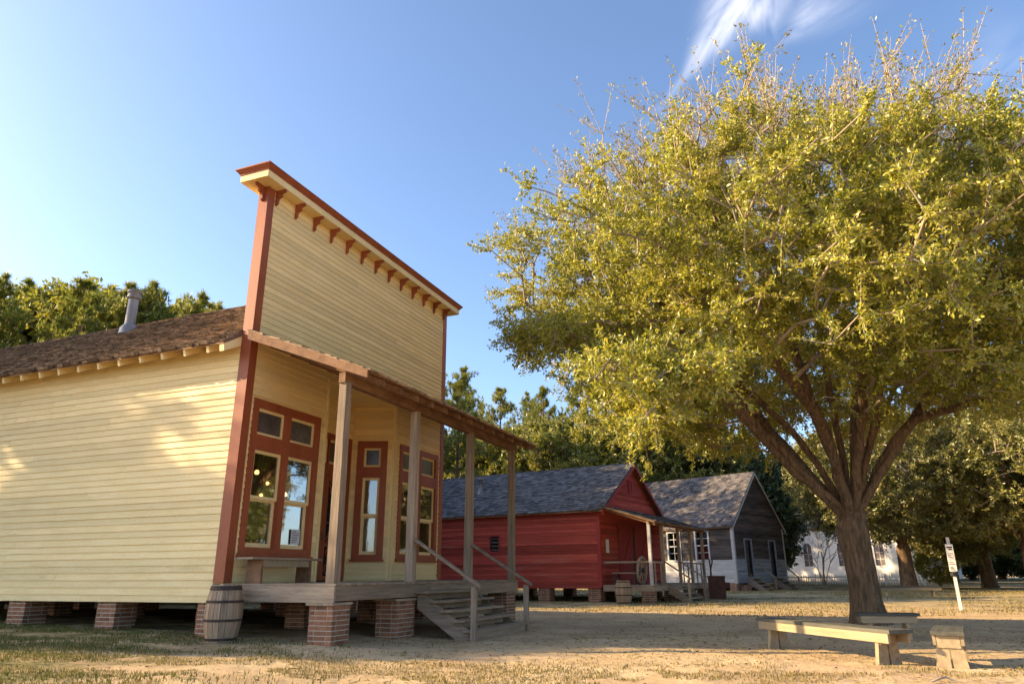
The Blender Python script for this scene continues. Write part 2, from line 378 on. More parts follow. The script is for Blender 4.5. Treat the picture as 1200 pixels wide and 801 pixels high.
def build_ground():
    xs = np.unique(np.concatenate([np.linspace(-900, -60, 15), np.linspace(-60, -14, 40), np.arange(-14, 16, 0.13), np.linspace(16, 60, 50), np.linspace(60, 900, 15)]))
    ys = np.unique(np.concatenate([np.linspace(-300, -6, 12), np.linspace(-6, 5, 20), np.arange(5, 22, 0.13), np.linspace(22, 80, 90), np.linspace(80, 1500, 16)]))
    X, Y = np.meshgrid(xs, ys)
    Z = gz(X, Y) + 0.022 * (vnoise(X * 9, Y * 9, 8) - 0.5) * np.clip(1.4 - np.hypot(X, Y) / 25, 0, 1)
    # trodden dust worn into shallow ruts in front of the steps
    v = np.stack([X.ravel(), Y.ravel(), Z.ravel()], 1)
    nx, ny = len(xs), len(ys); i = np.arange(nx - 1); j = np.arange(ny - 1)
    I, J = np.meshgrid(i, j); a = (J * nx + I).ravel()
    me = np_mesh('ground', v, np.stack([a, a + 1, a + nx + 1, a + nx], 1), True)
    m, t = new_mat('sandy_ground'); L = t.links.new
    tcn = node(t, 'ShaderNodeTexCoord')
    def noise(sc, det, st=(1, 1, 1), dist=0.0):
        mp = node(t, 'ShaderNodeMapping'); mp.inputs['Scale'].default_value = st; L(tcn.outputs['Object'], mp.inputs[0])
        n = node(t, 'ShaderNodeTexNoise'); L(mp.outputs[0], n.inputs['Vector']); n.inputs['Scale'].default_value = sc; n.inputs['Detail'].default_value = det
        n.inputs['Roughness'].default_value = 0.62; n.inputs['Distortion'].default_value = dist
        return n.outputs['Fac']
    def ramp(fac, stops):
        r = node(t, 'ShaderNodeValToRGB')
        while len(r.color_ramp.elements) < len(stops): r.color_ramp.elements.new(0.5)
        for e, (p, c) in zip(r.color_ramp.elements, stops): e.position = p; e.color = rgb(c) if hasattr(c, '__len__') else (c, c, c, 1)
        L(fac, r.inputs[0]); return r.outputs[0]
    def mix(f, a, b):
        n = node(t, 'ShaderNodeMixRGB')
        for k, s in ((0, f), (1, a), (2, b)):
            if hasattr(s, 'is_linked'): L(s, n.inputs[k])
            else: n.inputs[k].default_value = rgb(s) if hasattr(s, '__len__') else s
        return n.outputs[0]
    sand = ramp(noise(0.55, 6, (1, 1.6, 1), 0.6), [(0.30, (0.45, 0.31, 0.17)), (0.5, (0.59, 0.43, 0.245)), (0.70, (0.69, 0.53, 0.32))])
    red = mix(ramp(noise(0.35, 5, (1, 1, 1)), [(0.50, 0.0), (0.66, 0.55)]), sand, (0.44, 0.28, 0.18))
    dirt = mix(ramp(noise(3.2, 8, (1, 1, 1)), [(0.52, 0.0), (0.72, 0.55)]), red, (0.34, 0.245, 0.16))
    speck = mix(ramp(noise(38, 4), [(0.58, 0.0), (0.70, 0.35)]), dirt, (0.26, 0.18, 0.12))
    # turf by place: left of the store, lawn patches far off
    sep = node(t, 'ShaderNodeSeparateXYZ'); L(tcn.outputs['Object'], sep.inputs[0])
    def mapr(o, a, b):
        n = node(t, 'ShaderNodeMapRange', interpolation_type='SMOOTHSTEP'); L(o, n.inputs[0]); n.inputs[1].default_value = a; n.inputs[2].default_value = b; return n.outputs[0]
    def mth(op, a, b):
        n = node(t, 'ShaderNodeMath', operation=op)
        for k, s in ((0, a), (1, b)):
            if hasattr(s, 'is_linked'): L(s, n.inputs[k])
            else: n.inputs[k].default_value = s
        return n.outputs[0]
    turf_left = mapr(sep.outputs['X'], -2.5, -6.0)
    turf_far = mth('MULTIPLY', mapr(sep.outputs['Y'], 20, 27), 0.75)
    place = mth('MAXIMUM', turf_left, turf_far)
    patch = ramp(noise(1.1, 6, (1, 1.5, 1), 0.5), [(0.36, 0.0), (0.56, 1.0)])
    turf = ramp(noise(9, 5), [(0.3, (0.10, 0.10, 0.04)), (0.55, (0.20, 0.18, 0.075)), (0.75, (0.34, 0.27, 0.13))])
    col = mix(mth('MULTIPLY', place, patch), speck, turf)
    b = node(t, 'ShaderNodeBsdfPrincipled'); L(col, b.inputs['Base Color']); b.inputs['Roughness'].default_value = 0.95; b.inputs['Specular IOR Level'].default_value = 0.1
    h = mth('ADD', noise(6, 8), mth('MULTIPLY', noise(45, 4), 0.35))
    bp = node(t, 'ShaderNodeBump'); bp.inputs['Strength'].default_value = 0.9; bp.inputs['Distance'].default_value = 0.06
    L(h, bp.inputs['Height']); L(bp.outputs[0], b.inputs['Normal'])
    o = node(t, 'ShaderNodeOutputMaterial'); L(b.outputs[0], o.inputs[0])
    return tag(link('ground', me, m), kind='structure')
build_ground()

# ------------------------------------------------------------------ building helpers (a wall's own frame: x along, -y outwards, z up)
BOARD_CACHE = {}
def board_mesh(L, Hh, tb, tt, mat):
    key = (round(L, 3), round(Hh, 3), tb, mat.name)
    if key not in BOARD_CACHE:
        m = MB(); m.hexa([(0, -tb, 0), (L, -tb, 0), (L, 0, 0), (0, 0, 0), (0, -tt, Hh), (L, -tt, Hh), (L, 0, Hh), (0, 0, Hh)])
        me = m.mesh('clapboard'); me.materials.append(mat); BOARD_CACHE[key] = me
    return BOARD_CACHE[key]
def cuts(a0, a1, z0, z1, openings):
    segs = [(a0, a1)]
    for (o0, o1, p0, p1) in openings:
        if z1 <= p0 + 0.02 or z0 >= p1 - 0.02: continue
        out = []
        for s0, s1 in segs:
            if o1 <= s0 or o0 >= s1: out.append((s0, s1)); continue
            if o0 > s0: out.append((s0, o0))
            if o1 < s1: out.append((o1, s1))
        segs = out
    return [s for s in segs if s[1] - s[0] > 0.025]
def siding(wall, a0, a1, z0, z1, pitch, mat, openings=(), joined=True, bounds=None, tb=0.028, joints=0, name='clapboard'):
    """lapped boards on a wall, cut round its openings; joined or each an object of its own"""
    mb = MB(); n = int(math.ceil((z1 - z0) / pitch - 1e-6))
    for i in range(n):
        za = z0 + i * pitch; zt = min(za + pitch + 0.018, z1 + 0.004)
        if zt - za < 0.03: continue
        lo, hi = (a0, a1) if bounds is None else bounds((za + zt) / 2)
        if hi - lo < 0.05: continue
        segs = cuts(lo, hi, za, za + pitch, openings)
        for s0, s1 in segs:
            pieces = [(s0, s1)]
            if joints and s1 - s0 > 4:
                j = s0 + (s1 - s0) * (0.35 + 0.5 * random.random()); pieces = [(s0, j - 0.002), (j + 0.002, s1)]
            for p0, p1 in pieces:
                t = tb * random.uniform(0.9, 1.12); dz = random.uniform(-0.004, 0.004)
                if joined:
                    mb.hexa([(p0, -t, za + dz), (p1, -t, za + random.uniform(-0.004, 0.004)), (p1, 0.004, za), (p0, 0.004, za), (p0, -0.008, zt), (p1, -0.008, zt), (p1, 0.004, zt), (p0, 0.004, zt)])
                else:
                    o = link(name, board_mesh(p1 - p0, zt - za, tb, 0.008, mat), None, wall)
                    o.location = (p0, -0.001, za + dz); o.rotation_euler = (random.uniform(-0.012, 0.02), random.uniform(-1, 1) * 0.006 / max(1.0, p1 - p0), 0)
    if joined and mb.v:
        o = mb.build('siding', mat, wall); o['kind'] = 'stuff'; return o
def wall_slab(name, root, org, phi, length, z0, z1, thick, openings, mat):
    """a wall as a slab behind its plane with real holes; returns the wall part, whose frame is the wall's"""
    mb = MB(); ab = sorted({0.0, length, *[min(max(v, 0), length) for o in openings for v in o[:2]]})
    for a0, a1 in zip(ab[:-1], ab[1:]):
        holes = sorted((max(o[2], z0), min(o[3], z1)) for o in openings if o[0] < (a0 + a1) / 2 < o[1])
        z = z0
        for h0, h1 in holes:
            if h0 > z: mb.box(a0, a1, 0, thick, z, h0)
            z = max(z, h1)
        if z < z1: mb.box(a0, a1, 0, thick, z, z1)
    o = mb.build(name, mat, root); o.location = org; o.rotation_euler = (0, 0, phi); return o
def shingles(root, org, a, b, length, slope, exposure, wmin, wmax, mat, base, near=0, name='shingle', butt=0.028, ragged=0.012):
    """org: eave corner in root frame, a: along the eave, b: up the slope. The NEAR nearest shingles are objects, the rest one part."""
    a, b = np.array(a, float), np.array(b, float); c = np.cross(a, b); org = np.array(org, float)
    items = []; rows = int(slope / exposure) + 1
    for r in range(rows):
        s = -random.random() * wmax
        while s < length:
            w = random.choice([wmin, (wmin * 2 + wmax) / 3, (wmin + wmax) / 2, (wmin + wmax * 2) / 3, wmax])
            s0, s1 = max(s, 0), min(s + w - 0.004, length)
            if s1 - s0 > 0.025:
                b0 = r * exposure + random.uniform(-ragged, ragged)
                items.append((s0, s1 - s0, b0, min(exposure * 2.0, slope + 0.05 - b0), butt * random.uniform(0.75, 1.4), random.uniform(-0.02, 0.02)))
            s += w
    items = [i for i in items if i[3] > 0.04]
    mw = np.array(root.matrix_world) if root.parent is None else np.array(root.matrix_world)
    M = np.array(Matrix.LocRotScale(root.location, root.rotation_euler, None))
    def world(p): return M[:3, :3] @ p + M[:3, 3]
    d = [np.linalg.norm(world(org + a * (i[0] + i[1] / 2) + b * i[2]) - EYE) for i in items]
    order = np.argsort(d); indiv = set(order[:near].tolist()) if near else set()
    mb = MB(); R = Matrix((a, b, c)).transposed().to_4x4()
    cache = {}
    for k, (s0, w, b0, ln, t, tw) in enumerate(items):
        v = [(0, 0, -0.004), (w, tw * w, -0.004), (w, ln, -0.012), (0, ln, -0.012), (0, 0, t), (w, tw * w, t), (w, ln, 0.002), (0, ln, 0.002)]
        if k in indiv:
            key = (round(w, 2), round(ln, 2))
            if key not in cache:
                m = MB(); m.hexa(v); cache[key] = m.mesh('shingle'); cache[key].materials.append(mat)
            o = link(name, cache[key], None, base); o.matrix_local = Matrix.Translation(Vector(org + a * s0 + b * b0)) @ R
        else:
            mb.hexa([org + a * (s0 + p[0]) + b * (b0 + p[1]) + c * p[2] for p in v])
    if mb.v:
        o = mb.build('shingles', mat, base); o['kind'] = 'stuff'
def brick_pier(root, x0, x1, y0, y1, z0, z1, individual=False, cap=None, name='brick_pier'):
    """mortar core with bricks standing proud of it"""
    base = MB().box(x0 + 0.006, x1 - 0.006, y0 + 0.006, y1 - 0.006, z0, z1 - 0.003).build(name, mortar, root)
    n = max(1, round((z1 - z0) / 0.072)); hgt = (z1 - z0) / n
    mb = MB(); meshes = {}
    def put(xa, xb, ya, yb, za, zb):
        j = random.uniform(-0.002, 0.002)
        if individual:
            key = (round(xb - xa, 3), round(yb - ya, 3), round(zb - za, 3))
            if key not in meshes:
                meshes[key] = MB().box(-key[0] / 2, key[0] / 2, -key[1] / 2, key[1] / 2, -key[2] / 2, key[2] / 2).mesh('brick'); meshes[key].materials.append(brick_mat)
            o = link('brick', meshes[key], None, base); o.location = ((xa + xb) / 2 + j, (ya + yb) / 2 + random.uniform(-0.003, 0.003), (za + zb) / 2); o.rotation_euler = (0, 0, random.uniform(-0.008, 0.008))
        else: mb.box(xa + j, xb + j, ya + j, yb + j, za, zb)
    W = 0.095; gap = 0.013
    for i in range(n):
        za, zb = z0 + i * hgt + gap / 2, z0 + (i + 1) * hgt - gap / 2
        def run(lo, hi, fn, off):
            L = hi - lo; k = max(1, round(L / 0.21)); bl = L / k; s = lo - (bl / 2 if off else 0)
            while s < hi - 0.01:
                a, b = (lo if s <= lo + 1e-6 else s + gap / 2), (hi if s + bl >= hi - 1e-6 else s + bl - gap / 2)
                if b - a > 0.03: fn(a, b)
                s += bl
        if i % 2:
            run(x0, x1, lambda a, b: put(a, b, y0, y0 + W, za, zb), True)
            run(x0, x1, lambda a, b: put(a, b, y1 - W, y1, za, zb), True)
            run(y0 + W + gap, y1 - W - gap, lambda a, b: put(x0, x0 + W, a, b, za, zb), False)
            run(y0 + W + gap, y1 - W - gap, lambda a, b: put(x1 - W, x1, a, b, za, zb), False)
        else:
            run(y0, y1, lambda a, b: put(x0, x0 + W, a, b, za, zb), True)
            run(y0, y1, lambda a, b: put(x1 - W, x1, a, b, za, zb), True)
            run(x0 + W + gap, x1 - W - gap, lambda a, b: put(a, b, y0, y0 + W, za, zb), False)
            run(x0 + W + gap, x1 - W - gap, lambda a, b: put(a, b, y1 - W, y1, za, zb), False)
    if mb.v:
        o = mb.build('bricks', brick_mat, base); o['kind'] = 'stuff'
    return base
def ring(mb, a0, a1, z0, z1, w, y0, y1):
    """a rectangular frame in a wall frame"""
    mb.box(a0, a1, y0, y1, z0, z0 + w); mb.box(a0, a1, y0, y1, z1 - w, z1)
    mb.box(a0, a0 + w, y0, y1, z0 + w, z1 - w); mb.box(a1 - w, a1, y0, y1, z0 + w, z1 - w); return mb

# ================================================================== THE YELLOW STORE  (local x: out of the front, y: along the front, z up)
ANG = 0.3836
C0 = (-4.8398, 12.4353)
W_ST, D_ST = 7.69, 16.0
store = thing('general_store', 'pale yellow clapboard store with red trim, tall false front and covered porch', 'store', (C0[0], C0[1], 0), -ANG)
bpy.context.view_layer.update()
HALF_PI = math.pi / 2
def st_world(x, y, z): 
    ca, sa = math.cos(-ANG), math.sin(-ANG)
    return (C0[0] + ca * x - sa * y, C0[1] + sa * x + ca * y, z)
def st_hit(px, py, x):
    """where a pixel's ray meets the store's plane local x = const"""
    n = np.array([math.cos(ANG), -math.sin(ANG), 0]); d = ray(px, py); P = np.array([C0[0], C0[1], 0]) + n * x
    q = EYE + d * (((P - EYE) @ n) / (d @ n)); return q
PITCH_B = 0.121
DECK = 0.89
REC = (2.45, 5.18, -0.93, 2.84, 4.79)     # recess: y0, y1 at the front, depth, y0, y1 at the back
WIN1 = (0.22, 2.20, 1.36, 4.12); WIN2 = (5.42, 7.42, 1.36, 4.10)
shrink = lambda o, k=0.03: (o[0] + k, o[1] - k, o[2] + k, o[3] - k)
# side wall
sw = wall_slab('side_wall', store, (-D_ST, 0, 0), 0, D_ST, 0.62, 5.22, 0.12, [], yellow)
siding(sw, 0, D_ST - 0.19, 0.59, 5.16, PITCH_B, yellow_board, joined=False, joints=1)
# front wall with the recess and window openings
fw = wall_slab('front_wall', store, (0, 0, 0), HALF_PI, W_ST, 0.62, 8.40, 0.16, [(REC[0], REC[1], 0.0, 5.0), shrink(WIN1), shrink(WIN2)], yellow)
siding(fw, 0.155, W_ST - 0.155, DECK + 0.02, 8.36, PITCH_B, yellow_board, [(REC[0] - 0.08, REC[1] + 0.08, 0, 5.0), WIN1, WIN2], joined=False, joints=1)
# recess walls
dx, dy = REC[2], REC[3] - REC[0]
sp_len = math.hypot(dx, dy)
ls = wall_slab('splay_wall', store, (0, REC[0], 0), math.atan2(dy, dx), sp_len, 0.8, 5.0, 0.08, [], yellow)
dw = wall_slab('entry_wall', store, (REC[2], REC[3], 0), HALF_PI, REC[4] - REC[3], 0.8, 5.0, 0.08, [(0.12, 1.83, 0.0, 4.10)], yellow)
siding(dw, 0.0, REC[4] - REC[3], 4.16, 4.98, PITCH_B, yellow_board, joined=False)
WIN3 = (0.13, 0.86, 1.36, 4.13)
rs = wall_slab('splay_wall', store, (REC[2], REC[4], 0), math.atan2(REC[1] - REC[4], -REC[2]), sp_len, 0.8, 5.0, 0.08, [shrink(WIN3)], yellow)
siding(rs, 0.0, sp_len - 0.05, DECK + 0.02, 4.98, PITCH_B, yellow_board, [WIN3], joined=False)
MB().box(REC[2] - 0.1, -0.02, REC[0] - 0.05, REC[1] + 0.05, 4.985, 5.05).build('entry_ceiling', yellow, store)
# vertical trims at the recess corners
for y in (REC[0] - 0.08, REC[1]):
    MB().box(-0.005, 0.034, y, y + 0.08, DECK, 5.0).build('corner_trim', yellow, store)
# far walls, floor, ceiling
wall_slab('back_wall', store, (-D_ST, W_ST, 0), -HALF_PI, W_ST, 0.62, 5.2, 0.12, [], yellow)
farw = wall_slab('side_wall', store, (-0.16, W_ST, 0), math.pi, D_ST - 0.16, 0.62, 5.22, 0.12, [], yellow)
MB().box(-D_ST + 0.02, -0.02, 0.13, W_ST - 0.13, 0.60, 0.86).build('floor', interior, store)
MB().box(-D_ST + 0.02, REC[2] - 0.1, 0.13, W_ST - 0.13, 4.55, 4.62).build('ceiling', interior, store)
MB().box(-7.1, -7.0, 0.13, W_ST - 0.13, 0.86, 4.55).build('partition', interior, store)
gb = MB().prism([(-D_ST + 0.05, 0.0, 5.2), (-D_ST + 0.05, W_ST, 5.2), (-D_ST + 0.05, W_ST / 2, 7.62)], (0.1, 0, 0)).build('gable', yellow, store)
# red corner boards
for y, s in ((0.0, -1), (W_ST, 1)):
    m = MB()
    ya, yb = (-0.034, 0.0) if s < 0 else (W_ST, W_ST + 0.034)
    m.box(-0.195, 0.036, ya, yb, 0.90, 8.37)
    m.box(0.0005, 0.036, *((0.0, 0.155) if s < 0 else (W_ST - 0.155, W_ST)), 0.90, 8.37)
    m.build('corner_board', trim_red, store)
# cornice
m = MB(); m.box(-0.40, 0.28, -0.36, W_ST + 0.34, 8.38, 8.52)
fas = m.build('cornice_fascia', yellow, store)
def frustum(mb, x0, x1, y0, y1, z0, z1, fl):
    mb.hexa([(x0, y0, z0), (x1, y0, z0), (x1, y1, z0), (x0, y1, z0), (x0 - fl, y0 - fl, z1), (x1 + fl, y0 - fl, z1), (x1 + fl, y1 + fl, z1), (x0 - fl, y1 + fl, z1)])
m = MB(); m.box(-0.415, 0.295, -0.375, W_ST + 0.355, 8.522, 8.545); frustum(m, -0.42, 0.30, -0.38, W_ST + 0.36, 8.547, 8.615, 0.055)
m.box(-0.485, 0.365, -0.445, W_ST + 0.425, 8.617, 8.645)
m.build('cornice_crown', trim_red, store)
# brackets under the cornice
bp_ = [(0, 8.377), (0.235, 8.377), (0.235, 8.33), (0.16, 8.315), (0.125, 8.28), (0.15, 8.25), (0.135, 8.22), (0.085, 8.215), (0.06, 8.17), (0.055, 8.10), (0.03, 8.07), (0.0, 8.06)]
bm = MB().prism([(0.036 + x, -0.024, z) for x, z in bp_], (0, 0.048, 0)).mesh('cornice_bracket'); bm.materials.append(trim_red)
for k in range(13):
    o = link('cornice_bracket', bm, None, store); o.location = (0, 0.205 + 0.607 * k, 0)
for yy, rz in ((-0.0, -HALF_PI),):
    o = link('cornice_bracket', bm, None, store); o.location = (-0.08, yy, 0); o.rotation_euler = (0, 0, rz)
# ---- windows
def sash(win, a0, a1, z0, z1, y0, y1, w, pane_mat, name='sash', pane=True):
    s = ring(MB(), a0, a1, z0, z1, w, y0, y1).build(name, yellow, win)
    if pane:
        ym = (y0 + y1) / 2
        MB().box(a0 + w - 0.005, a1 - w + 0.005, ym - 0.003, ym + 0.003, z0 + w - 0.005, z1 - w + 0.005).build('pane', pane_mat, win)
def casing(wall_o, phi, org, win, cells_a, zl, zt, cw=0.14, label=None):
    """red casing with sashes in each opening; zl: lower opening, zt: transom opening"""
    a0, a1, z0, z1 = win; mb = MB(); yo, yi = -0.048, 0.10
    xs = [a0] + [v for c in cells_a for v in c] + [a1]
    for i in range(0, len(xs), 2): mb.box(xs[i], xs[i + 1], yo, yi, z0, z1)
    for c in cells_a:
        mb.box(c[0], c[1], yo + 0.004, yi, z0, zl[0]); mb.box(c[0], c[1], yo + 0.004, yi, zl[1], zt[0]); mb.box(c[0], c[1], yo + 0.004, yi, zt[1], z1)
    o = mb.build('window', trim_red, store); o.location = org; o.rotation_euler = (0, 0, phi)
    sill = MB().box(a0 - 0.03, a1 + 0.03, -0.085, -0.03, z0 - 0.045, z0 - 0.001).build('sill', trim_red, o)
    for c in cells_a:
        zm = zl[0] + (zl[1] - zl[0]) * 0.5
        sash(o, c[0] + 0.002, c[1] - 0.002, zl[0] + 0.002, zm + 0.02, 0.045, 0.085, 0.075, glass)
        sash(o, c[0] + 0.002, c[1] - 0.002, zm - 0.02, zl[1] - 0.002, 0.002, 0.042, 0.06, glass)
        sash(o, c[0] + 0.002, c[1] - 0.002, zt[0] + 0.002, zt[1] - 0.002, 0.01, 0.05, 0.055, glass_dark)
    if label: o['label'] = label
    return o
w1 = casing(fw, HALF_PI, (0, 0, 0), WIN1, [(0.36, 1.12), (1.28, 2.06)], (1.49, 3.20), (3.47, 3.97), label='paired red-framed window with a paper notice, left of the entry')
nt_ = MB().box(1.66, 1.92, 0.036, 0.040, 1.58, 1.86).build('notice', paper, w1)
m = MB()
for k in range(7): m.box(1.69, 1.69 + random.choice((0.2, 0.17, 0.12)), 0.0345, 0.0355, 1.62 + k * 0.032, 1.63 + k * 0.032)
m.build('notice_print', ink, w1)
w2 = casing(fw, HALF_PI, (0, 0, 0), WIN2, [(5.56, 6.34), (6.50, 7.28)], (1.49, 3.20), (3.47, 3.96), label='paired red-framed window right of the entry')
w3 = casing(rs, math.atan2(REC[1] - REC[4], -REC[2]), (REC[2], REC[4], 0), WIN3, [(0.285, 0.705)], (1.47, 3.25), (3.50, 3.97), label='tall narrow red-framed window on the splayed entry wall')
# ---- entry door with ornate screens
def door():
    mb = MB(); a0, a1, zt = 0.10, 1.85, 4.16; yo, yi = -0.045, 0.09
    mb.box(a0, a0 + 0.13, yo, yi, DECK, zt); mb.box(a1 - 0.13, a1, yo, yi, DECK, zt); mb.box(a0 + 0.13, a1 - 0.13, yo, yi, zt - 0.13, zt); mb.box(a0 + 0.13, a1 - 0.13, yo, yi, 3.20, 3.46)
    o = mb.build('entry_door', trim_red, store); o.location = (REC[2], REC[3], 0); o.rotation_euler = (0, 0, HALF_PI)
    for c0, c1 in ((a0 + 0.13, 0.955), (0.995, a1 - 0.13)):
        sash(o, c0 + 0.002, c1 - 0.002, 3.462, zt - 0.132, 0.01, 0.05, 0.06, glass_dark, name='transom_sash')
    MB().box(0.955, 0.995, yo + 0.004, yi - 0.02, 3.46, zt - 0.13).build('transom_post', trim_red, o)
    for c0, c1 in ((a0 + 0.135, 0.972), (0.978, a1 - 0.135)):
        z0, z1 = DECK + 0.02, 3.19; cm = (c0 + c1) / 2
        lf = ring(MB(), c0, c1, z0, z1, 0.10, -0.02, 0.02)
        lf.box(c0 + 0.1, c1 - 0.1, -0.019, 0.019, 1.62, 1.71)
        leaf = lf.build('screen_leaf', trim_red, o)
        MB().box(c0 + 0.1, c1 - 0.1, 0.004, 0.008, z0 + 0.1, z1 - 0.1).build('screen', screen, o)
        # turned centre stile with roundels and corner scrolls
        orn = MB(); orn.tube([(cm, -0.008, 1.71), (cm, -0.008, 2.05)], 0.022, 8); orn.tube([(cm, -0.008, 2.25), (cm, -0.008, 3.09)], 0.022, 8); orn.tube([(cm, -0.008, 1.01), (cm, -0.008, 1.62)], 0.022, 8)
        def circ(cx, cz, r, t=0.02, a_0=0, a_1=2 * math.pi, n=20):
            orn.tube([(cx + r * math.cos(a_0 + (a_1 - a_0) * k / n), -0.008, cz + r * math.sin(a_0 + (a_1 - a_0) * k / n)) for k in range(n + 1)], t, 6)
        circ(cm, 2.15, 0.10, 0.022); orn.tube([(cm, -0.008, 2.05), (cm, -0.008, 2.25)], 0.03, 8)
        orn.tube([(c0 + 0.09, -0.008, 2.15), (cm - 0.1, -0.008, 2.15)], 0.014, 6); orn.tube([(cm + 0.1, -0.008, 2.15), (c1 - 0.09, -0.008, 2.15)], 0.014, 6)
        for sx in (-1, 1):
            circ(cm + sx * 0.13, 3.0, 0.085, 0.02); circ(cm + sx * 0.11, 2.86, 0.06, 0.016)
            circ(cm + sx * 0.12, 1.79, 0.075, 0.018); circ(cm + sx * 0.10, 1.90, 0.05, 0.015)
            circ(cm + sx * 0.12, 1.50, 0.08, 0.018); circ(cm + sx * 0.12, 1.14, 0.09, 0.018)
        orn.prism([(cm - 0.05, -0.014, 1.71), (cm + 0.05, -0.014, 1.71), (cm + 0.02, -0.014, 2.02), (cm - 0.02, -0.014, 2.02)], (0, 0.014, 0))
        orn.build('scrollwork', trim_red, o)
    MB().tube([(0.93, -0.02, 1.78), (0.93, -0.055, 1.78), (0.93, -0.055, 1.92), (0.93, -0.02, 1.92)], 0.008, 6).build('handle', dark_metal, o)
    MB().box(0.2, 1.75, 0.10, 0.14, DECK, 3.3).build('inner_door', interior, o)
    return o
door()
# ---- main roof
EAVE = (-0.46, 5.05); RIDGE = (W_ST / 2, 7.78)
sl = np.array([0, RIDGE[0] - EAVE[0], RIDGE[1] - EAVE[1]]); SL = float(np.linalg.norm(sl)); bdir = sl / SL
nrm = np.array([0, -bdir[2], bdir[1]])
RX0, RX1 = -D_ST - 0.35, -0.197
m = MB()
pts = [(EAVE[0], EAVE[1]), (RIDGE[0], RIDGE[1]), (W_ST + 0.46, EAVE[1])]
m.prism([(RX0, p[0], p[1] - 0.03) for p in pts] + [(RX0, pts[2][0], pts[2][1] - 0.06), (RX0, RIDGE[0], RIDGE[1] - 0.075), (RX0, EAVE[0], EAVE[1] - 0.06)], (RX1 - RX0, 0, 0))
roof = m.build('roof', brown_wood, store)
shingles(store, (RX0, EAVE[0] - 0.03, EAVE[1] - 0.03), (1, 0, 0), bdir, RX1 - RX0, SL + 0.02, 0.135, 0.09, 0.19, shingle_brown, roof, near=280, ragged=0.03, butt=0.05)
b2 = np.array([0, -bdir[1], bdir[2]])
shingles(store, (RX1, W_ST + 0.49, EAVE[1] - 0.03), (-1, 0, 0), b2, RX1 - RX0, SL, 0.19, 0.25, 0.4, shingle_brown, roof)
MB().prism([(RX0, RIDGE[0] - 0.14, RIDGE[1] - 0.055), (RX0, RIDGE[0], RIDGE[1] + 0.045), (RX0, RIDGE[0] + 0.14, RIDGE[1] - 0.055), (RX0, RIDGE[0], RIDGE[1] + 0.02)], (RX1 - RX0, 0, 0)).build('ridge_cap', shingle_brown, store)
# rafter tails
def rt_z(y): return EAVE[1] + (y - EAVE[0]) * (RIDGE[1] - EAVE[1]) / (RIDGE[0] - EAVE[0])
rm = MB().hexa([(-0.03, -0.40, rt_z(-0.40) - 0.21), (0.03, -0.40, rt_z(-0.40) - 0.21), (0.03, 0.05, rt_z(0.05) - 0.27), (-0.03, 0.05, rt_z(0.05) - 0.27), (-0.03, -0.44, rt_z(-0.44) - 0.066), (0.03, -0.44, rt_z(-0.44) - 0.066), (0.03, 0.05, rt_z(0.05) - 0.07), (-0.03, 0.05, rt_z(0.05) - 0.07)]).mesh('rafter_tail'); rm.materials.append(yellow)
for k in range(28):
    o = link('rafter_tail', rm, None, store); o.location = (-0.60 - 0.556 * k, 0, 0)
MB().hexa([(-0.30, -0.43, rt_z(-0.43) - 0.21), (-0.196, -0.43, rt_z(-0.43) - 0.21), (-0.196, 0.0, rt_z(0.0) - 0.26), (-0.30, 0.0, rt_z(0.0) - 0.26), (-0.30, -0.45, rt_z(-0.45) - 0.066), (-0.196, -0.45, rt_z(-0.45) - 0.066), (-0.196, 0.0, rt_z(0.0) - 0.07), (-0.30, 0.0, rt_z(0.0) - 0.07)]).build('end_rafter', yellow, store)
# stove pipe
sx, sy = -7.0, 2.95; sz = rt_z(sy)
fl = MB().lathe([(0.24, sz - 0.10), (0.22, sz + 0.08), (0.135, sz + 0.20), (0.13, sz + 0.22)], 20, (sx, sy))
pp = fl.lathe([(0.128, sz - 0.1), (0.128, sz + 0.95)], 20, (sx, sy)).build('stove_pipe', galvanised, store, True)
cp = MB().lathe([(0.12, sz + 0.90), (0.17, sz + 0.93), (0.175, sz + 1.0), (0.165, sz + 1.02), (0.165, sz + 1.07), (0.19, sz + 1.09), (0.19, sz + 1.15), (0.06, sz + 1.20), (0.0, sz + 1.21)], 20, (sx, sy)).build('pipe_cap', galvanised, pp, True)
# ---- porch
PX = 2.21
dm = {}
y = 0.0; 
while y < W_ST - 0.02:
    w = min(0.142, W_ST - y)
    key = round(w, 3)
    if key not in dm:
        dm[key] = MB().box(0.04, PX + 0.05, 0.002, key - 0.004, DECK - 0.032, DECK).mesh('deck_board'); dm[key].materials.append(wood_x)
    o = link('deck_board', dm[key], None, store); o.location = (random.uniform(-0.006, 0.006), y - 0.03, random.uniform(-0.003, 0.002)); y += 0.145
MB().box(0.30, PX + 0.028, -0.026, 0.02, 0.61, DECK - 0.035).build('end_fascia', wood_x, store)
f1 = MB().box(PX - 0.02, PX + 0.026, 0.022, 3.1, 0.63, DECK - 0.035).build('front_fascia', wood_y, store)
f2 = MB().box(PX - 0.02, PX + 0.030, 3.104, W_ST - 0.02, 0.61, DECK - 0.035).build('front_fascia', wood_y, store)
MB().box(0.30, PX - 0.03, W_ST - 0.06, W_ST - 0.02, 0.61, DECK - 0.035).build('end_fascia', wood_x, store)
for xx in (0.2, 1.2, 2.05): MB().box(xx, xx + 0.08, 0.05, W_ST - 0.07, 0.62, DECK - 0.04).build('joist', wood_y, store)
POSTS = (0.09, 2.50, 5.02, 7.55)
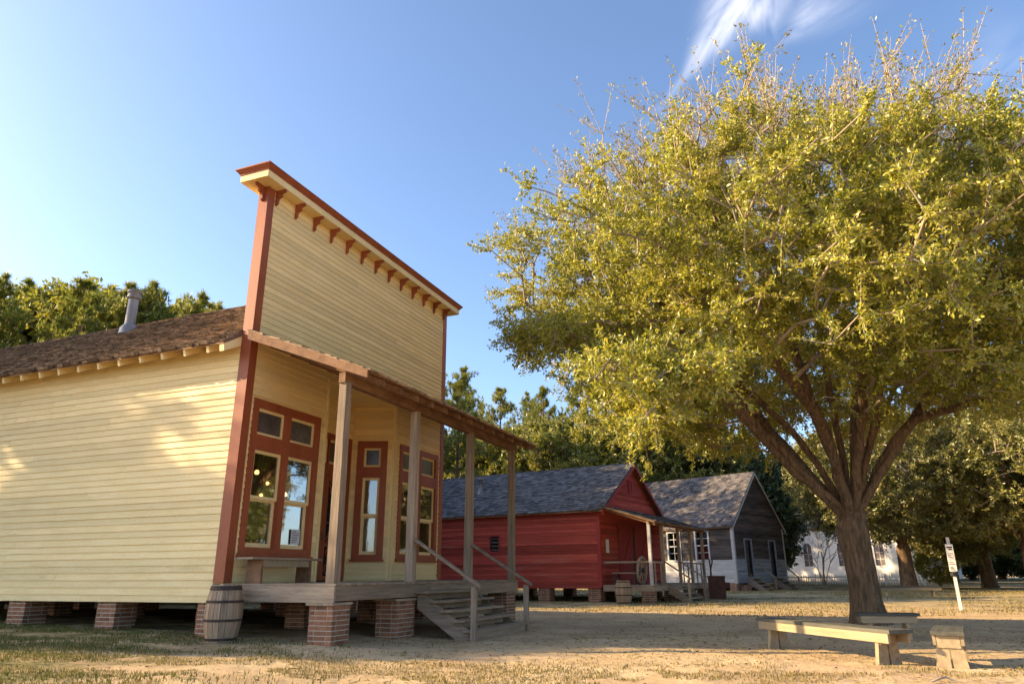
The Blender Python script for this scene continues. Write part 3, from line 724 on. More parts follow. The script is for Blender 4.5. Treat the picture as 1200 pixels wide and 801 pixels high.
for k, yy in enumerate(POSTS):
    hw = 0.082 if k == 0 else 0.075
    top = 4.14
    jx, jy = random.uniform(-0.02, 0.02), random.uniform(-0.02, 0.02)
    MB().hexa([(PX - 0.17, yy - hw, DECK - 0.002), (PX - 0.01, yy - hw, DECK - 0.002), (PX - 0.01, yy + hw, DECK - 0.002), (PX - 0.17, yy + hw, DECK - 0.002),
               (PX - 0.16 + jx, yy - hw + jy, top), (PX - 0.02 + jx, yy - hw + jy, top), (PX - 0.02 + jx, yy + hw + jy, top), (PX - 0.16 + jx, yy + hw + jy, top)]).build('porch_post', wood_z, store)
PR0, PR1 = (0.04, 5.34), (2.66, 4.30)      # porch roof: x, z at the wall and at the eave
PY0, PY1 = -0.10, 7.95
def pr_z(x): return PR0[1] + (x - PR0[0]) * (PR1[1] - PR0[1]) / (PR1[0] - PR0[0])
MB().box(PX - 0.16, PX - 0.03, PY0 + 0.06, PY1 - 0.12, 4.12, 4.29).build('porch_beam', brown_wood, store)
m = MB().hexa([(PR0[0], PY0, PR0[1] - 0.06), (PR1[0], PY0, PR1[1] - 0.06), (PR1[0], PY1, PR1[1] - 0.06), (PR0[0], PY1, PR0[1] - 0.06), (PR0[0], PY0, PR0[1] - 0.03), (PR1[0], PY0, PR1[1] - 0.03), (PR1[0], PY1, PR1[1] - 0.03), (PR0[0], PY1, PR0[1] - 0.03)])
proof = m.build('porch_roof', brown_wood, store)
pv = np.array([PR0[0] - PR1[0], 0, PR0[1] - PR1[1]]); PL = float(np.linalg.norm(pv)); pv /= PL
shingles(store, (PR1[0] + 0.04, PY0 - 0.03, PR1[1] - 0.045), (0, 1, 0), pv, PY1 - PY0 + 0.06, PL + 0.03, 0.14, 0.09, 0.18, shingle_tan, proof, ragged=0.025, butt=0.034)
rf = MB().hexa([(PR0[0], -0.028, PR0[1] - 0.19), (PR1[0] - 0.05, -0.028, PR1[1] - 0.17), (PR1[0] - 0.05, 0.028, PR1[1] - 0.17), (PR0[0], 0.028, PR0[1] - 0.19), (PR0[0], -0.028, PR0[1] - 0.064), (PR1[0] - 0.05, -0.028, PR1[1] - 0.064), (PR1[0] - 0.05, 0.028, PR1[1] - 0.064), (PR0[0], 0.028, PR0[1] - 0.064)]).mesh('porch_rafter'); rf.materials.append(brown_wood)
for k in range(13):
    o = link('porch_rafter', rf, None, store); o.location = (0, 0.5 + 0.6 * k, 0)
rake = lambda y0, y1: MB().hexa([(PR0[0], y0, PR0[1] - 0.20), (PR1[0] + 0.02, y0, PR1[1] - 0.18), (PR1[0] + 0.02, y1, PR1[1] - 0.18), (PR0[0], y1, PR0[1] - 0.20), (PR0[0], y0, PR0[1] - 0.033), (PR1[0] + 0.02, y0, PR1[1] - 0.033), (PR1[0] + 0.02, y1, PR1[1] - 0.033), (PR0[0], y1, PR0[1] - 0.033)])
rake(PY0 - 0.036, PY0 - 0.002).build('rake_board', brown_wood, store)
rake(PY1 + 0.002, PY1 + 0.03).build('rake_board', wood_x, store)
# piers: three brick piers under the porch front with every brick built, others plainer
brick_pier(store, 1.76, 2.20, 0.03, 0.50, -0.02, 0.565, True)
brick_pier(store, 1.76, 2.19, 1.95, 2.60, -0.10, 0.575, True)
brick_pier(store, 1.76, 2.20, 7.02, 7.60, -0.12, 0.575, False)
brick_pier(store, 1.76, 2.16, 4.5, 5.0, -0.15, 0.575, False)
for (yy0, yy1) in ((0.0, 0.5), (1.9, 2.65), (4.5, 5.0), (7.0, 7.62)):
    MB().box(1.72, 2.225, yy0 - 0.02, yy1 + 0.02, 0.568, 0.608).build('pier_plank', wood_y, store)
for k, xx in enumerate((-0.52, -2.86, -5.22, -7.6, -10.0)):
    brick_pier(store, xx, xx + 0.46, 0.03, 0.50, -0.1, 0.615, k in (1,))
for xx in (-0.6, -2.9, -5.3, -7.6, -10.0):
    for yy in (2.4, 4.9, 7.15): brick_pier(store, xx, xx + 0.46, yy, yy + 0.46, -0.15, 0.6, False)
# ---- steps
SY0, SY1 = 2.56, 4.96
for k in range(5):
    zt = 0.725 - 0.162 * k; xf = 2.53 + 0.245 * k
    MB().box(xf - 0.285, xf, SY0 - 0.05 + random.uniform(-0.03, 0.03), SY1 + random.uniform(-0.03, 0.03), zt - 0.042, zt).build('tread', wood_y, store)
    if k < 4: MB().box(xf - 0.275, xf - 0.25, SY0 + 0.05, SY1 - 0.06, zt - 0.158, zt - 0.046).build('riser', wood_y, store)
    else: MB().box(xf - 0.07, xf - 0.03, SY0 - 0.02, SY1 - 0.02, -0.14, zt - 0.044).build('riser', wood_y, store)
for yy in (SY0 + 0.03, SY1 - 0.10):
    MB().prism([(2.245, yy, 0.66), (2.245, yy, 0.42), (3.2, yy, -0.2), (3.44, yy, -0.2), (3.44, yy, -0.02), (2.40, yy, 0.66)], (0, 0.045, 0)).build('stringer', wood_x, store)
for yy, pz in ((2.47, -0.16), (5.06, -0.12)):
    MB().box(3.42, 3.51, yy - 0.045, yy + 0.045, pz, 0.80).build('newel_post', wood_z, store)
    yp = POSTS[1] if yy < 3 else POSTS[2]
    MB().beam((PX - 0.02, yp + (0.0 if yy < 3 else 0), 1.66), (3.60, yy, 0.80), 0.095, 0.045).build('handrail', wood_x, store)

# ================================================================== THINGS ROUND THE STORE
def barrel(label, loc, h=0.88, r0=0.255, r1=0.335, open_top=True, scale=1.0, rz=0.0):
    t = thing('barrel', label, 'barrel', loc, rz, None); n = 18
    rad = lambda u: r0 + (r1 - r0) * (1 - (2 * u - 1) ** 2)
    for k in range(n):
        a0, a1 = 2 * math.pi * k / n + 0.012, 2 * math.pi * (k + 1) / n - 0.012
        top = h * (1 + random.uniform(-0.012, 0.012)); v = []; f = []
        for i in range(9):
            u = i / 8; r = rad(u)
            for (a, rr) in ((a0, r), (a1, r), (a1, r - 0.024), (a0, r - 0.024)): v.append((rr * math.cos(a) * scale, rr * math.sin(a) * scale, top * u * scale))
        for i in range(8):
            for j in range(4): f.append((4 * i + j, 4 * i + (j + 1) % 4, 4 * i + 4 + (j + 1) % 4, 4 * i + 4 + j))
        f += [(3, 2, 1, 0), (32, 33, 34, 35)]
        MB().add(v, f).build('stave', stave_mat, t)
    for u0, u1 in ((0.04, 0.085), (0.36, 0.405), (0.68, 0.725), (0.90, 0.975) if open_top else (0.92, 0.96)):
        pr = [(rad(u) * scale - 0.001, h * u * scale) for u in (u0, u1)]; po = [(rad(u) * scale + 0.007, h * u * scale) for u in (u1, u0)]
        MB().lathe(pr + po + pr[:1], 28).build('hoop', iron, t)
    MB().lathe([(0.0, h * 0.93 * scale), ((r0 + 0.005) * scale, h * 0.93 * scale), ((r0 - 0.0) * scale, h * 0.91 * scale), (0, h * 0.91 * scale)], 24).build('barrel_head', dark_wood, t)
    return t
bx_, by_ = st_world(0.42, -0.36, 0)[:2]
barrel('weathered grey wooden barrel with dark iron hoops at corner of yellow store', (bx_, by_, g(bx_, by_) - 0.01), h=0.86, r0=0.215, r1=0.285)
# bench on the porch
pb = thing('porch_bench', 'narrow weathered plank bench on the yellow store porch under the window', 'bench', st_world(0.42, 0.0, DECK - 0.001), -ANG)
MB().box(-0.17, 0.17, -0.02, 1.84, 0.385, 0.42).build('seat', wood_y, pb)
for yy in (0.22, 1.52): MB().hexa([(-0.16, yy, 0), (0.16, yy, 0), (0.16, yy + 0.045, 0), (-0.16, yy + 0.045, 0), (-0.15, yy, 0.384), (0.15, yy, 0.384), (0.15, yy + 0.045, 0.384), (-0.15, yy + 0.045, 0.384)]).build('leg', brown_wood, pb)
MB().box(0.10, 0.135, 0.27, 1.515, 0.27, 0.383).build('apron', bench_wood_x, pb)
# lamps inside the store
lamp_px = [(301, 553, -2.6, 0.075, 'left-hand pane of the paired window, above the others'), (313.5, 566, -3.6, 0.06, 'left-hand pane of the paired window, set farther back'), (291.5, 580, -2.2, 0.06, 'left edge of the paired window'),
           (306, 580, -3.0, 0.06, 'left-hand pane of the paired window, at mid height'), (334, 579, -2.4, 0.07, 'right-hand pane of the paired window'), (381.5, 577, -3.2, 0.07, 'ornate screen door'), (427, 573, -4.4, 0.085, 'narrow splayed window, brightest there'), (440, 587, -4.0, 0.05, 'narrow splayed window, lower and fainter')]
for px, py, xx, r, where in lamp_px:
    q = st_hit(px, py, xx)
    t = thing('pendant_lamp', 'lit pendant lamp seen through the ' + where, 'lamp', (q[0], q[1], q[2]), 0, 'lamps lit inside the store')
    r *= 0.72
    MB().lathe([(0.001, -r), (r * 0.7, -r * 0.75), (r, -r * 0.1), (r * 0.8, r * 0.6), (r * 0.4, r), (0.001, r * 1.1)], 14).build('bulb', bulb_mat, t, True)
    MB().lathe([(r * 0.42, r * 0.95), (r * 0.42, r * 1.6), (0.001, r * 1.7)], 10).tube([(0, 0, r * 1.5), (0, 0, 4.55 - q[2])], 0.008, 5).build('cord', dark_metal, t)
# furniture inside: counter and shelves, dim behind the glass
ct = thing('shop_counter', 'dim wooden counter inside the yellow store behind the window', 'counter', st_world(-3.6, 0.6, 0.855), -ANG)
MB().box(0, 0.6, 0, 3.2, 0.06, 0.95).build('body', interior, ct); MB().box(-0.05, 0.65, -0.05, 3.25, 0.952, 1.0).build('counter_top', brown_wood, ct)
MB().box(0.05, 0.55, 0.05, 3.15, 0.0, 0.058).build('plinth', dark_wood, ct)

# ---- benches under the tree
def plank_bench(label, c, dirv, length, h=0.44, w=0.36, legs=(0.16, 0.84)):
    rz = math.atan2(dirv[1], dirv[0])
    t = thing('plank_bench', label, 'bench', (c[0], c[1], g(c[0], c[1]) - 0.015), rz, 'plank benches under the trees')
    L = length / 2
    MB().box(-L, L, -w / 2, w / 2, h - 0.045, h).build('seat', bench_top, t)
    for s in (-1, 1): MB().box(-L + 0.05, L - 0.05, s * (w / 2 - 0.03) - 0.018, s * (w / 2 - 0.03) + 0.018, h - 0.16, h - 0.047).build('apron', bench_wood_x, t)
    for u in legs:
        x = -L + u * length
        a, b = w / 2 - 0.055, w / 2 + 0.0
        dz = g(c[0] + x * math.cos(rz), c[1] + x * math.sin(rz)) - g(c[0], c[1]) - 0.02
        lg = MB().hexa([(x - 0.03, -b, dz), (x + 0.03, -b, dz), (x + 0.03, -0.012, dz), (x - 0.03, -0.012, dz), (x - 0.03, -a, h - 0.047), (x + 0.03, -a, h - 0.047), (x + 0.03, -0.004, h - 0.047), (x - 0.03, -0.004, h - 0.047)])
        lg.hexa([(x - 0.03, 0.012, dz), (x + 0.03, 0.012, dz), (x + 0.03, b, dz), (x - 0.03, b, dz), (x - 0.03, 0.004, h - 0.047), (x + 0.03, 0.004, h - 0.047), (x + 0.03, a, h - 0.047), (x - 0.03, a, h - 0.047)])
        lg.box(x - 0.05, x - 0.032, -a, a, h - 0.19, h - 0.05).box(x + 0.032, x + 0.05, -a, a, h - 0.19, h - 0.05)
        lg.build('leg', bench_wood_x, t)
    return t
pa, pb_ = on_ground(1050, 779, -0.1), on_ground(908, 757, -0.1)
d_ = (pb_ - pa)[:2]; ln = np.linalg.norm(d_); d_ /= ln
mid = (pa + pb_)[:2] / 2 + 0.0 * d_
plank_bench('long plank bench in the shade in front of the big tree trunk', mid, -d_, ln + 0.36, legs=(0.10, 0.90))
pc = on_ground(1117, 782, -0.1)
plank_bench('short plank bench seen end-on at right of the long bench', pc[:2] + np.array([0.52, 0.854]) * 0.55, (0.52, 0.854), 1.25, legs=(0.08, 0.9))
pd = on_ground(1046, 752, -0.1)
plank_bench('plank bench half hidden behind the big tree trunk', np.array([6.62, 13.45]), (0.8, -0.2), 1.0, legs=(0.2, 0.8))
pe = on_ground(1068, 699, 0.0)
plank_bench('low plank bench far off beyond the big tree, by the oak', pe[:2], (0.97, -0.2), 2.5, legs=(0.12, 0.86))
# fallen stick in the foreground
sp = on_ground(1106, 799, -0.1)
MB().tube([(sp[0] - 0.16, sp[1] - 0.05, g(sp[0], sp[1]) + 0.01), (sp[0] - 0.02, sp[1], g(sp[0], sp[1]) + 0.045), (sp[0] + 0.05, sp[1] + 0.03, g(sp[0], sp[1]) + 0.05), (sp[0] + 0.17, sp[1] - 0.02, g(sp[0], sp[1]) + 0.008)], [0.006, 0.012, 0.012, 0.006], 6).tube([(sp[0] - 0.02, sp[1], g(sp[0], sp[1]) + 0.045), (sp[0] - 0.09, sp[1] + 0.08, g(sp[0], sp[1]) + 0.0)], [0.01, 0.005], 6)
_stick = MB().tube([(sp[0] - 0.16, sp[1] - 0.05, g(sp[0], sp[1]) + 0.01), (sp[0] - 0.02, sp[1], g(sp[0], sp[1]) + 0.045), (sp[0] + 0.05, sp[1] + 0.03, g(sp[0], sp[1]) + 0.05), (sp[0] + 0.17, sp[1] - 0.02, g(sp[0], sp[1]) + 0.002)], [0.006, 0.012, 0.012, 0.006], 6).tube([(sp[0] - 0.02, sp[1], g(sp[0], sp[1]) + 0.045), (sp[0] - 0.09, sp[1] + 0.08, g(sp[0], sp[1]) + 0.0)], [0.01, 0.005], 6).build('fallen_stick', twig_mat)
tag(_stick, 'pale forked stick lying on the sunlit ground in the foreground', 'stick')
# white marker post
sg = on_ground(1126, 713, -0.02); sgz = g(sg[0], sg[1])
mk = thing('marker_post', 'white upright post with a narrow notice plate on the lawn', 'sign', (sg[0], sg[1], sgz - 0.02), math.radians(-30))
MB().box(-0.045, 0.045, -0.03, 0.03, 0, 2.1).build('post', white_paint, mk)
pl_ = MB().box(-0.10, 0.10, -0.05, -0.032, 1.12, 1.90).build('plate', paper, mk)
m = MB(); m.box(-0.075, 0.075, -0.053, -0.0505, 1.79, 1.83); m.box(-0.03, 0.06, -0.053, -0.0505, 1.73, 1.77)
for k in range(3): m.box(-0.07, 0.05 - 0.02 * k, -0.053, -0.0505, 1.155 + 0.04 * k, 1.175 + 0.04 * k)
m.build('plate_marks', ink, pl_)
m = MB()
for k in range(7): m.box(-0.07, 0.07 - 0.03 * (k % 3), -0.053, -0.0505, 1.32 + 0.05 * k, 1.335 + 0.05 * k)
m.build('plate_lines', ink_red, pl_)
MB().lathe([(0.0, 0.98), (0.085, 0.98), (0.10, 1.02), (0.095, 1.09), (0.05, 1.10), (0.0, 1.10)], 14).build('black_clamp', dark_metal, mk)

# ================================================================== THE RED STORE
def gable_pts(L, ze, zp, x, t): return [(x, 0, ze), (x, L, ze), (x, L / 2, zp)]
def gabled_roof(root, L, D, ze, zp, oh, x_front, x_back, shingle, exposure, wmin, wmax, thick=0.05, far_fine=False):
    """a gable roof whose ridge runs back from the front (local -x); returns the roof part"""
    sl = (zp - ze) / (L / 2); e0 = (-oh, ze - sl * oh)
    m = MB(); t = thick
    m.prism([(x_back, e0[0], e0[1]), (x_back, L / 2, zp), (x_back, L + oh, e0[1]), (x_back, L + oh, e0[1] - t), (x_back, L / 2, zp - t * 1.2), (x_back, e0[0], e0[1] - t)], (x_front - x_back, 0, 0))
    r = m.build('roof', brown_wood, root)
    b = np.array([0, L / 2 + oh, zp - e0[1]]); S = float(np.linalg.norm(b)); b /= S
    shingles(root, (x_back, e0[0] - 0.03, e0[1] + 0.005), (1, 0, 0), b, x_front - x_back, S + 0.02, exposure, wmin, wmax, shingle, r, ragged=0.03, butt=0.035)
    b2 = np.array([0, -b[1], b[2]])
    shingles(root, (x_front, L + oh + 0.03, e0[1] + 0.005), (-1, 0, 0), b2, x_front - x_back, S + 0.02, exposure * 1.6, wmin * 2, wmax * 2, shingle, r, ragged=0.03, butt=0.035)
    return r, e0
RA = math.radians(30.5); RW, RD = 6.95, 12.0
red = thing('red_storehouse', 'barn-red clapboard storehouse with grey shingle roof and side porch posts', 'store', (3.3, 28.0, 0), -RA)
bpy.context.view_layer.update()
rw_open = [(RD - 4.92, RD - 4.50, 1.92, 2.52)]
rsw = wall_slab('side_wall', red, (-RD, 0, 0), 0, RD, 0.53, 3.46, 0.10, rw_open, barn_plain)
siding(rsw, 0, RD - 0.09, 0.51, 3.44, 0.115, barn_red, rw_open, tb=0.032)
rfw = wall_slab('front_wall', red, (0, 0, 0), HALF_PI, RW, 0.53, 3.46, 0.10, [], barn_plain)
siding(rfw, 0.09, RW - 0.09, 0.64, 3.44, 0.115, barn_red, [(1.75, 5.2, 0, 3.0)], tb=0.022)
RZ0, RZP = 3.42, 5.55
gsl = (RZP - RZ0) / (RW / 2)
gab = MB().prism([(-0.1, 0, RZ0 + 0.04), (-0.1, RW, RZ0 + 0.04), (-0.1, RW / 2, RZP - 0.03)], (0.097, 0, 0)).build('gable', barn_plain, red)
rgs = MB().build('gable_siding', barn_plain, red); bpy.data.objects.remove(rgs)
gw = MB().box(0, 0.01, 0.02, 0.03, 3.5, 3.51).build('gable_wall', barn_plain, red); gw.rotation_euler = (0, 0, HALF_PI)
siding(gw, 0, RW, 3.45, RZP - 0.15, 0.115, barn_red, [], bounds=lambda z: ((z - RZ0) / gsl + 0.05, RW - (z - RZ0) / gsl - 0.05), tb=0.022)
m = MB(); ring(m, RW / 2 - 0.30, RW / 2 + 0.10, 4.32, 4.85, 0.05, -0.04, 0)
for k in range(6): m.hexa([(RW / 2 - 0.25, -0.035, 4.38 + 0.07 * k), (RW / 2 + 0.05, -0.035, 4.38 + 0.07 * k), (RW / 2 + 0.05, -0.01, 4.40 + 0.07 * k), (RW / 2 - 0.25, -0.01, 4.40 + 0.07 * k), (RW / 2 - 0.25, -0.03, 4.39 + 0.07 * k), (RW / 2 + 0.05, -0.03, 4.39 + 0.07 * k), (RW / 2 + 0.05, -0.005, 4.44 + 0.07 * k), (RW / 2 - 0.25, -0.005, 4.44 + 0.07 * k)])
vt = m.build('gable_vent', barn_plain, red); vt.location = (0.03, 0, 0); vt.rotation_euler = (0, 0, HALF_PI)
wall_slab('side_wall', red, (0, RW, 0), math.pi, RD, 0.53, 3.46, 0.10, [], barn_plain)
wall_slab('back_wall', red, (-RD, RW, 0), -HALF_PI, RW, 0.53, 3.46, 0.10, [], barn_plain)
MB().box(-RD + 0.05, -0.02, 0.1, RW - 0.1, 0.5, 0.6).build('floor', dark_wood, red)
rroof, e0 = gabled_roof(red, RW, RD, RZ0 + 0.06, RZP + 0.02, 0.22, 0.26, -RD - 0.2, shingle_grey, 0.17, 0.14, 0.30)
for y, in ((0,), (RW,)): MB().box(-0.004, 0.03, y - 0.03 if y == 0 else y - 0.09, y + 0.09 if y == 0 else y + 0.03, 0.52, 3.44).build('corner_board', barn_plain, red)
MB().box(-0.10, -0.005, -0.030, -0.001, 0.52, 3.44).build('corner_board', barn_plain, red)
# rake boards
for s in (-1, 1):
    ya, yb = (-0.24, RW / 2) if s < 0 else (RW + 0.24, RW / 2)
    za, zb = RZ0 + 0.06 - gsl * 0.24, RZP + 0.02
    MB().hexa([(0.262, ya, za - 0.15), (0.285, ya, za - 0.15), (0.285, yb, zb - 0.17), (0.262, yb, zb - 0.17), (0.262, ya, za - 0.01), (0.285, ya, za - 0.01), (0.285, yb, zb - 0.01), (0.262, yb, zb - 0.01)]).build('rake_board', barn_plain, red)
# small louvred side window
m = MB(); ring(m, RD - 4.99, RD - 4.43, 1.85, 2.59, 0.07, -0.04, 0.02); lw = m.build('window', barn_plain, red); lw.location = (-RD, 0, 0)
for k in range(4): MB().hexa([(RD - 4.92, -0.01, 1.95 + 0.145 * k), (RD - 4.50, -0.01, 1.95 + 0.145 * k), (RD - 4.50, 0.05, 2.02 + 0.145 * k), (RD - 4.92, 0.05, 2.02 + 0.145 * k), (RD - 4.92, -0.01, 1.975 + 0.145 * k), (RD - 4.50, -0.01, 1.975 + 0.145 * k), (RD - 4.50, 0.05, 2.045 + 0.145 * k), (RD - 4.92, 0.05, 2.045 + 0.145 * k)]).build('louvre', dark_wood, lw)
# plank double doors with diagonal braces
for k, (a, b) in enumerate(((1.80, 3.35), (3.62, 5.15))):
    d = MB(); n = 9
    for j in range(n): d.box(a + (b - a) * j / n + 0.004, a + (b - a) * (j + 1) / n - 0.004, -0.035, -0.003, 0.66, 2.95)
    dd = d.build('door', barn_plain, red); dd.rotation_euler = (0, 0, HALF_PI)
    m = MB(); m.box(a + 0.03, b - 0.03, -0.06, -0.036, 0.80, 0.95).box(a + 0.03, b - 0.03, -0.06, -0.036, 2.62, 2.77)
    m.beam((a + 0.12, -0.048, 0.95), (b - 0.12, -0.048, 2.62), 0.022, 0.14, (0, 1, 0)) if False else m.prism([(a + 0.05, -0.06, 0.96), (a + 0.22, -0.06, 0.96), (b - 0.05, -0.06, 2.61), (b - 0.22, -0.06, 2.61)], (0, 0.023, 0))
    m.build('brace', barn_plain, dd)
MB().box(-0.02, 0.012, 3.36, 3.61, 0.66, 2.95).build('door_gap', dark_wood, red)
MB().box(0.034, 0.04, 0.50, 0.80, 1.80, 2.30).build('notice', paper, red)
# piers
for k in range(6): brick_pier(red, -0.55 - 2.15 * k, -0.05 - 2.15 * k, 0.0, 0.45, -0.05, 0.52)
for k in range(6): brick_pier(red, -0.55 - 2.15 * k, -0.05 - 2.15 * k, RW - 0.5, RW - 0.05, -0.05, 0.52)
# porch
RPX = 2.05; RDK = 0.63
rd = {}
for k in range(46):
    yy = 0.02 + 0.165 * k
    if 'b' not in rd: rd['b'] = MB().box(0.04, RPX, 0, 0.16, RDK - 0.035, RDK).mesh('deck_board'); rd['b'].materials.append(wood_x)
    o = link('deck_board', rd['b'], None, red); o.location = (random.uniform(-0.01, 0.01), yy, 0)
MB().box(RPX - 0.05, RPX - 0.012, 0.03, 7.5, RDK - 0.22, RDK - 0.037).build('front_fascia', wood_y, red)
MB().box(0.05, RPX - 0.052, 0.03, 0.07, RDK - 0.22, RDK - 0.037).build('end_fascia', wood_x, red)
rposts = (0.12, 1.50, 3.50, 5.10, 6.85)
for k, yy in enumerate(rposts): MB().box(RPX - 0.16, RPX - 0.05, yy - 0.055, yy + 0.055, RDK, 2.78).build('porch_post', white_boards if k == 0 else wood_z, red)
for yy in (0.05, 2.5, 4.9, 6.9): brick_pier(red, RPX - 0.5, RPX - 0.08, yy, yy + 0.42, -0.05, RDK - 0.225)
MB().box(RPX - 0.15, RPX - 0.06, 0.03, 7.05, 2.78, 2.90).build('porch_beam', wood_y, red)
RP0, RP1 = (0.035, 3.55), (2.25, 2.86)
m = MB().hexa([(RP0[0], -0.1, RP0[1] - 0.05), (RP1[0], -0.1, RP1[1] - 0.05), (RP1[0], 7.15, RP1[1] - 0.05), (RP0[0], 7.15, RP0[1] - 0.05), (RP0[0], -0.1, RP0[1] - 0.01), (RP1[0], -0.1, RP1[1] - 0.01), (RP1[0], 7.15, RP1[1] - 0.01), (RP0[0], 7.15, RP0[1] - 0.01)])
rpr = m.build('porch_roof', brown_wood, red)
pv = np.array([RP0[0] - RP1[0], 0, RP0[1] - RP1[1]]); PL = float(np.linalg.norm(pv)); pv /= PL
shingles(red, (RP1[0] + 0.03, -0.12, RP1[1] - 0.005), (0, 1, 0), pv, 7.3, PL, 0.17, 0.14, 0.3, shingle_old, rpr, ragged=0.02, butt=0.03)
for k in range(9): MB().hexa([(0.04, 0.1 + 0.8 * k, 3.40), (RP1[0] - 0.06, 0.1 + 0.8 * k, 2.73), (RP1[0] - 0.06, 0.15 + 0.8 * k, 2.73), (0.04, 0.15 + 0.8 * k, 3.40), (0.04, 0.1 + 0.8 * k, 3.497), (RP1[0] - 0.06, 0.1 + 0.8 * k, 2.83), (RP1[0] - 0.06, 0.15 + 0.8 * k, 2.83), (0.04, 0.15 + 0.8 * k, 3.497)]).build('porch_rafter', brown_wood, red)
# railing: end rail, front rail with balusters either side of the steps
MB().box(0.05, RPX - 0.16, 0.09, 0.14, 1.40, 1.47).build('rail', wood_x, red)
for a, b in ((0.18, 1.44), (3.56, 6.80)):
    MB().box(RPX - 0.13, RPX - 0.08, a, b, 1.40, 1.46).build('rail', wood_y, red)
    k = a + 0.35
    while k < b - 0.1:
        MB().box(RPX - 0.125, RPX - 0.085, k, k + 0.05, RDK, 1.40).build('baluster', wood_z, red); k += 0.62
# steps
for k in range(3):
    zt = RDK - 0.16 * (k + 1); MB().box(RPX - 0.03 + 0.26 * k, RPX + 0.27 + 0.26 * k, 1.65, 3.40, zt - 0.04, zt).build('tread', wood_y, red)
for yy in (1.62, 3.40): MB().prism([(RPX - 0.01, yy, 0.55), (RPX - 0.01, yy, 0.30), (2.72, yy, -0.06), (2.92, yy, -0.06), (2.92, yy, 0.06), (RPX + 0.2, yy, 0.55)], (0, 0.04, 0)).build('stringer', wood_x, red)
for yy, yp in ((1.55, 1.50), (3.52, 3.50)):
    MB().box(2.82, 2.91, yy - 0.045, yy + 0.045, -0.06, 0.82).build('newel_post', wood_z, red)
    MB().beam((RPX - 0.05, yp, 1.46), (2.95, yy, 0.82), 0.08, 0.05).build('handrail', wood_x, red)
# roof pipe
def rr_z(y): return RZ0 + 0.06 + gsl * y
MB().lathe([(0.20, rr_z(1.8) - 0.1), (0.11, rr_z(1.8) + 0.12), (0.10, rr_z(1.8) + 0.55), (0.14, rr_z(1.8) + 0.57), (0.13, rr_z(1.8) + 0.66), (0.0, rr_z(1.8) + 0.70)], 14, (-6.6, 1.8)).build('vent_pipe', galvanised, red, True)
def rd_world(x, y, z):
    ca, sa = math.cos(-RA), math.sin(-RA); return (3.3 + ca * x - sa * y, 28.0 + sa * x + ca * y, z)
q = rd_world(1.12, -0.62, 0); barrel('grey slatted barrel standing at corner of the red storehouse porch', (q[0], q[1], g(q[0], q[1]) - 0.01), h=0.80, r0=0.24, r1=0.30, open_top=False)
tb_ = thing('porch_table', 'low dark wooden table on the red storehouse porch behind the barrel', 'table', rd_world(0.30, 0.35, RDK), -RA)
MB().box(0, 0.95, 0, 0.55, 0.40, 0.44).build('table_top', wood_x, tb_)
for xx in (0.03, 0.86):
    for yy in (0.03, 0.46): MB().box(xx, xx + 0.06, yy, yy + 0.06, 0, 0.399).build('leg', dark_wood, tb_)
wh = thing('wooden_wheel', 'round grey wooden wheel leaning by the red storehouse door', 'wheel', rd_world(1.35, 0.75, RDK), -RA)
for r, t_ in ((0.46, 0.055),): MB().tube([(0.03 * math.sin(a), r * math.cos(a) * 0.999, 0.515 + r * math.sin(a)) for a in np.linspace(0, 2 * math.pi, 25)], t_, 8).build('rim', wood_z, wh)
MB().tube([(-0.09, 0, 0.515), (0.09, 0, 0.515)], 0.09, 12).build('hub', dark_wood, wh)
for k in range(8):
    a = math.pi / 4 * k; MB().tube([(0, 0.07 * math.cos(a), 0.515 + 0.07 * math.sin(a)), (0, 0.43 * math.cos(a), 0.515 + 0.43 * math.sin(a))], 0.025, 6).build('spoke', wood_z, wh)
# rust-brown metal bin with a lever
bq = on_ground(844, 702, 0.0)
bn = thing('metal_bin', 'rust-brown square metal bin with a lever beside the red storehouse steps', 'bin', (bq[0], bq[1] + 0.3, g(bq[0], bq[1]) - 0.01), math.radians(-15))
MB().box(-0.34, 0.34, -0.3, 0.3, 0, 0.86).build('body', rust_box, bn); MB().box(-0.36, 0.36, -0.32, 0.32, 0.862, 0.92).build('lid', rust_box, bn)
MB().tube([(0.06 * math.cos(a), -0.315, 0.66 + 0.08 * math.sin(a)) for a in np.linspace(0, 2 * math.pi, 17)], 0.012, 6).build('ring_handle', iron, bn)
MB().box(0.342, 0.52, -0.12, 0.12, 0.42, 0.66).build('spout_box', rust_box, bn)
MB().tube([(-0.20, 0, 0.92), (-0.20, 0, 1.25), (-0.22, 0, 1.62)], [0.04, 0.03, 0.025], 8).tube([(-0.19, 0.0, 1.2), (-0.10, 0, 1.5), (-0.12, 0, 1.70)], [0.03, 0.025, 0.02], 8).build('lever', iron, bn)

# ================================================================== THE OLD GREY HOUSE
GA = math.radians(44); GW, GD = 6.7, 9.0
GC = (12.75, 42.5)
grey = thing('grey_house', 'old grey gabled house, dark bare boards above worn white ones', 'house', (GC[0], GC[1], 0.02), -GA)
bpy.context.view_layer.update()
g_open = [(GD - 2.42, GD - 1.62, 1.78, 3.40), (GD - 4.35, GD - 3.55, 1.78, 3.40), (GD - 6.3, GD - 5.5, 1.78, 3.40)]
gsw = wall_slab('side_wall', grey, (-GD, 0, 0), 0, GD, 0.5, 3.75, 0.1, g_open, grey_boards)
siding(gsw, 0, GD - 0.12, 0.48, 1.76, 0.115, white_boards, [], tb=0.02)
siding(gsw, 0, GD - 0.12, 1.76, 3.72, 0.20, grey_boards, g_open, tb=0.024)
d_open = [(1.30, 2.15, 0.80, 2.90), (4.50, 5.35, 0.80, 2.90)]
gfw = wall_slab('front_wall', grey, (0, 0, 0), HALF_PI, GW, 0.5, 3.75, 0.1, d_open, grey_boards)
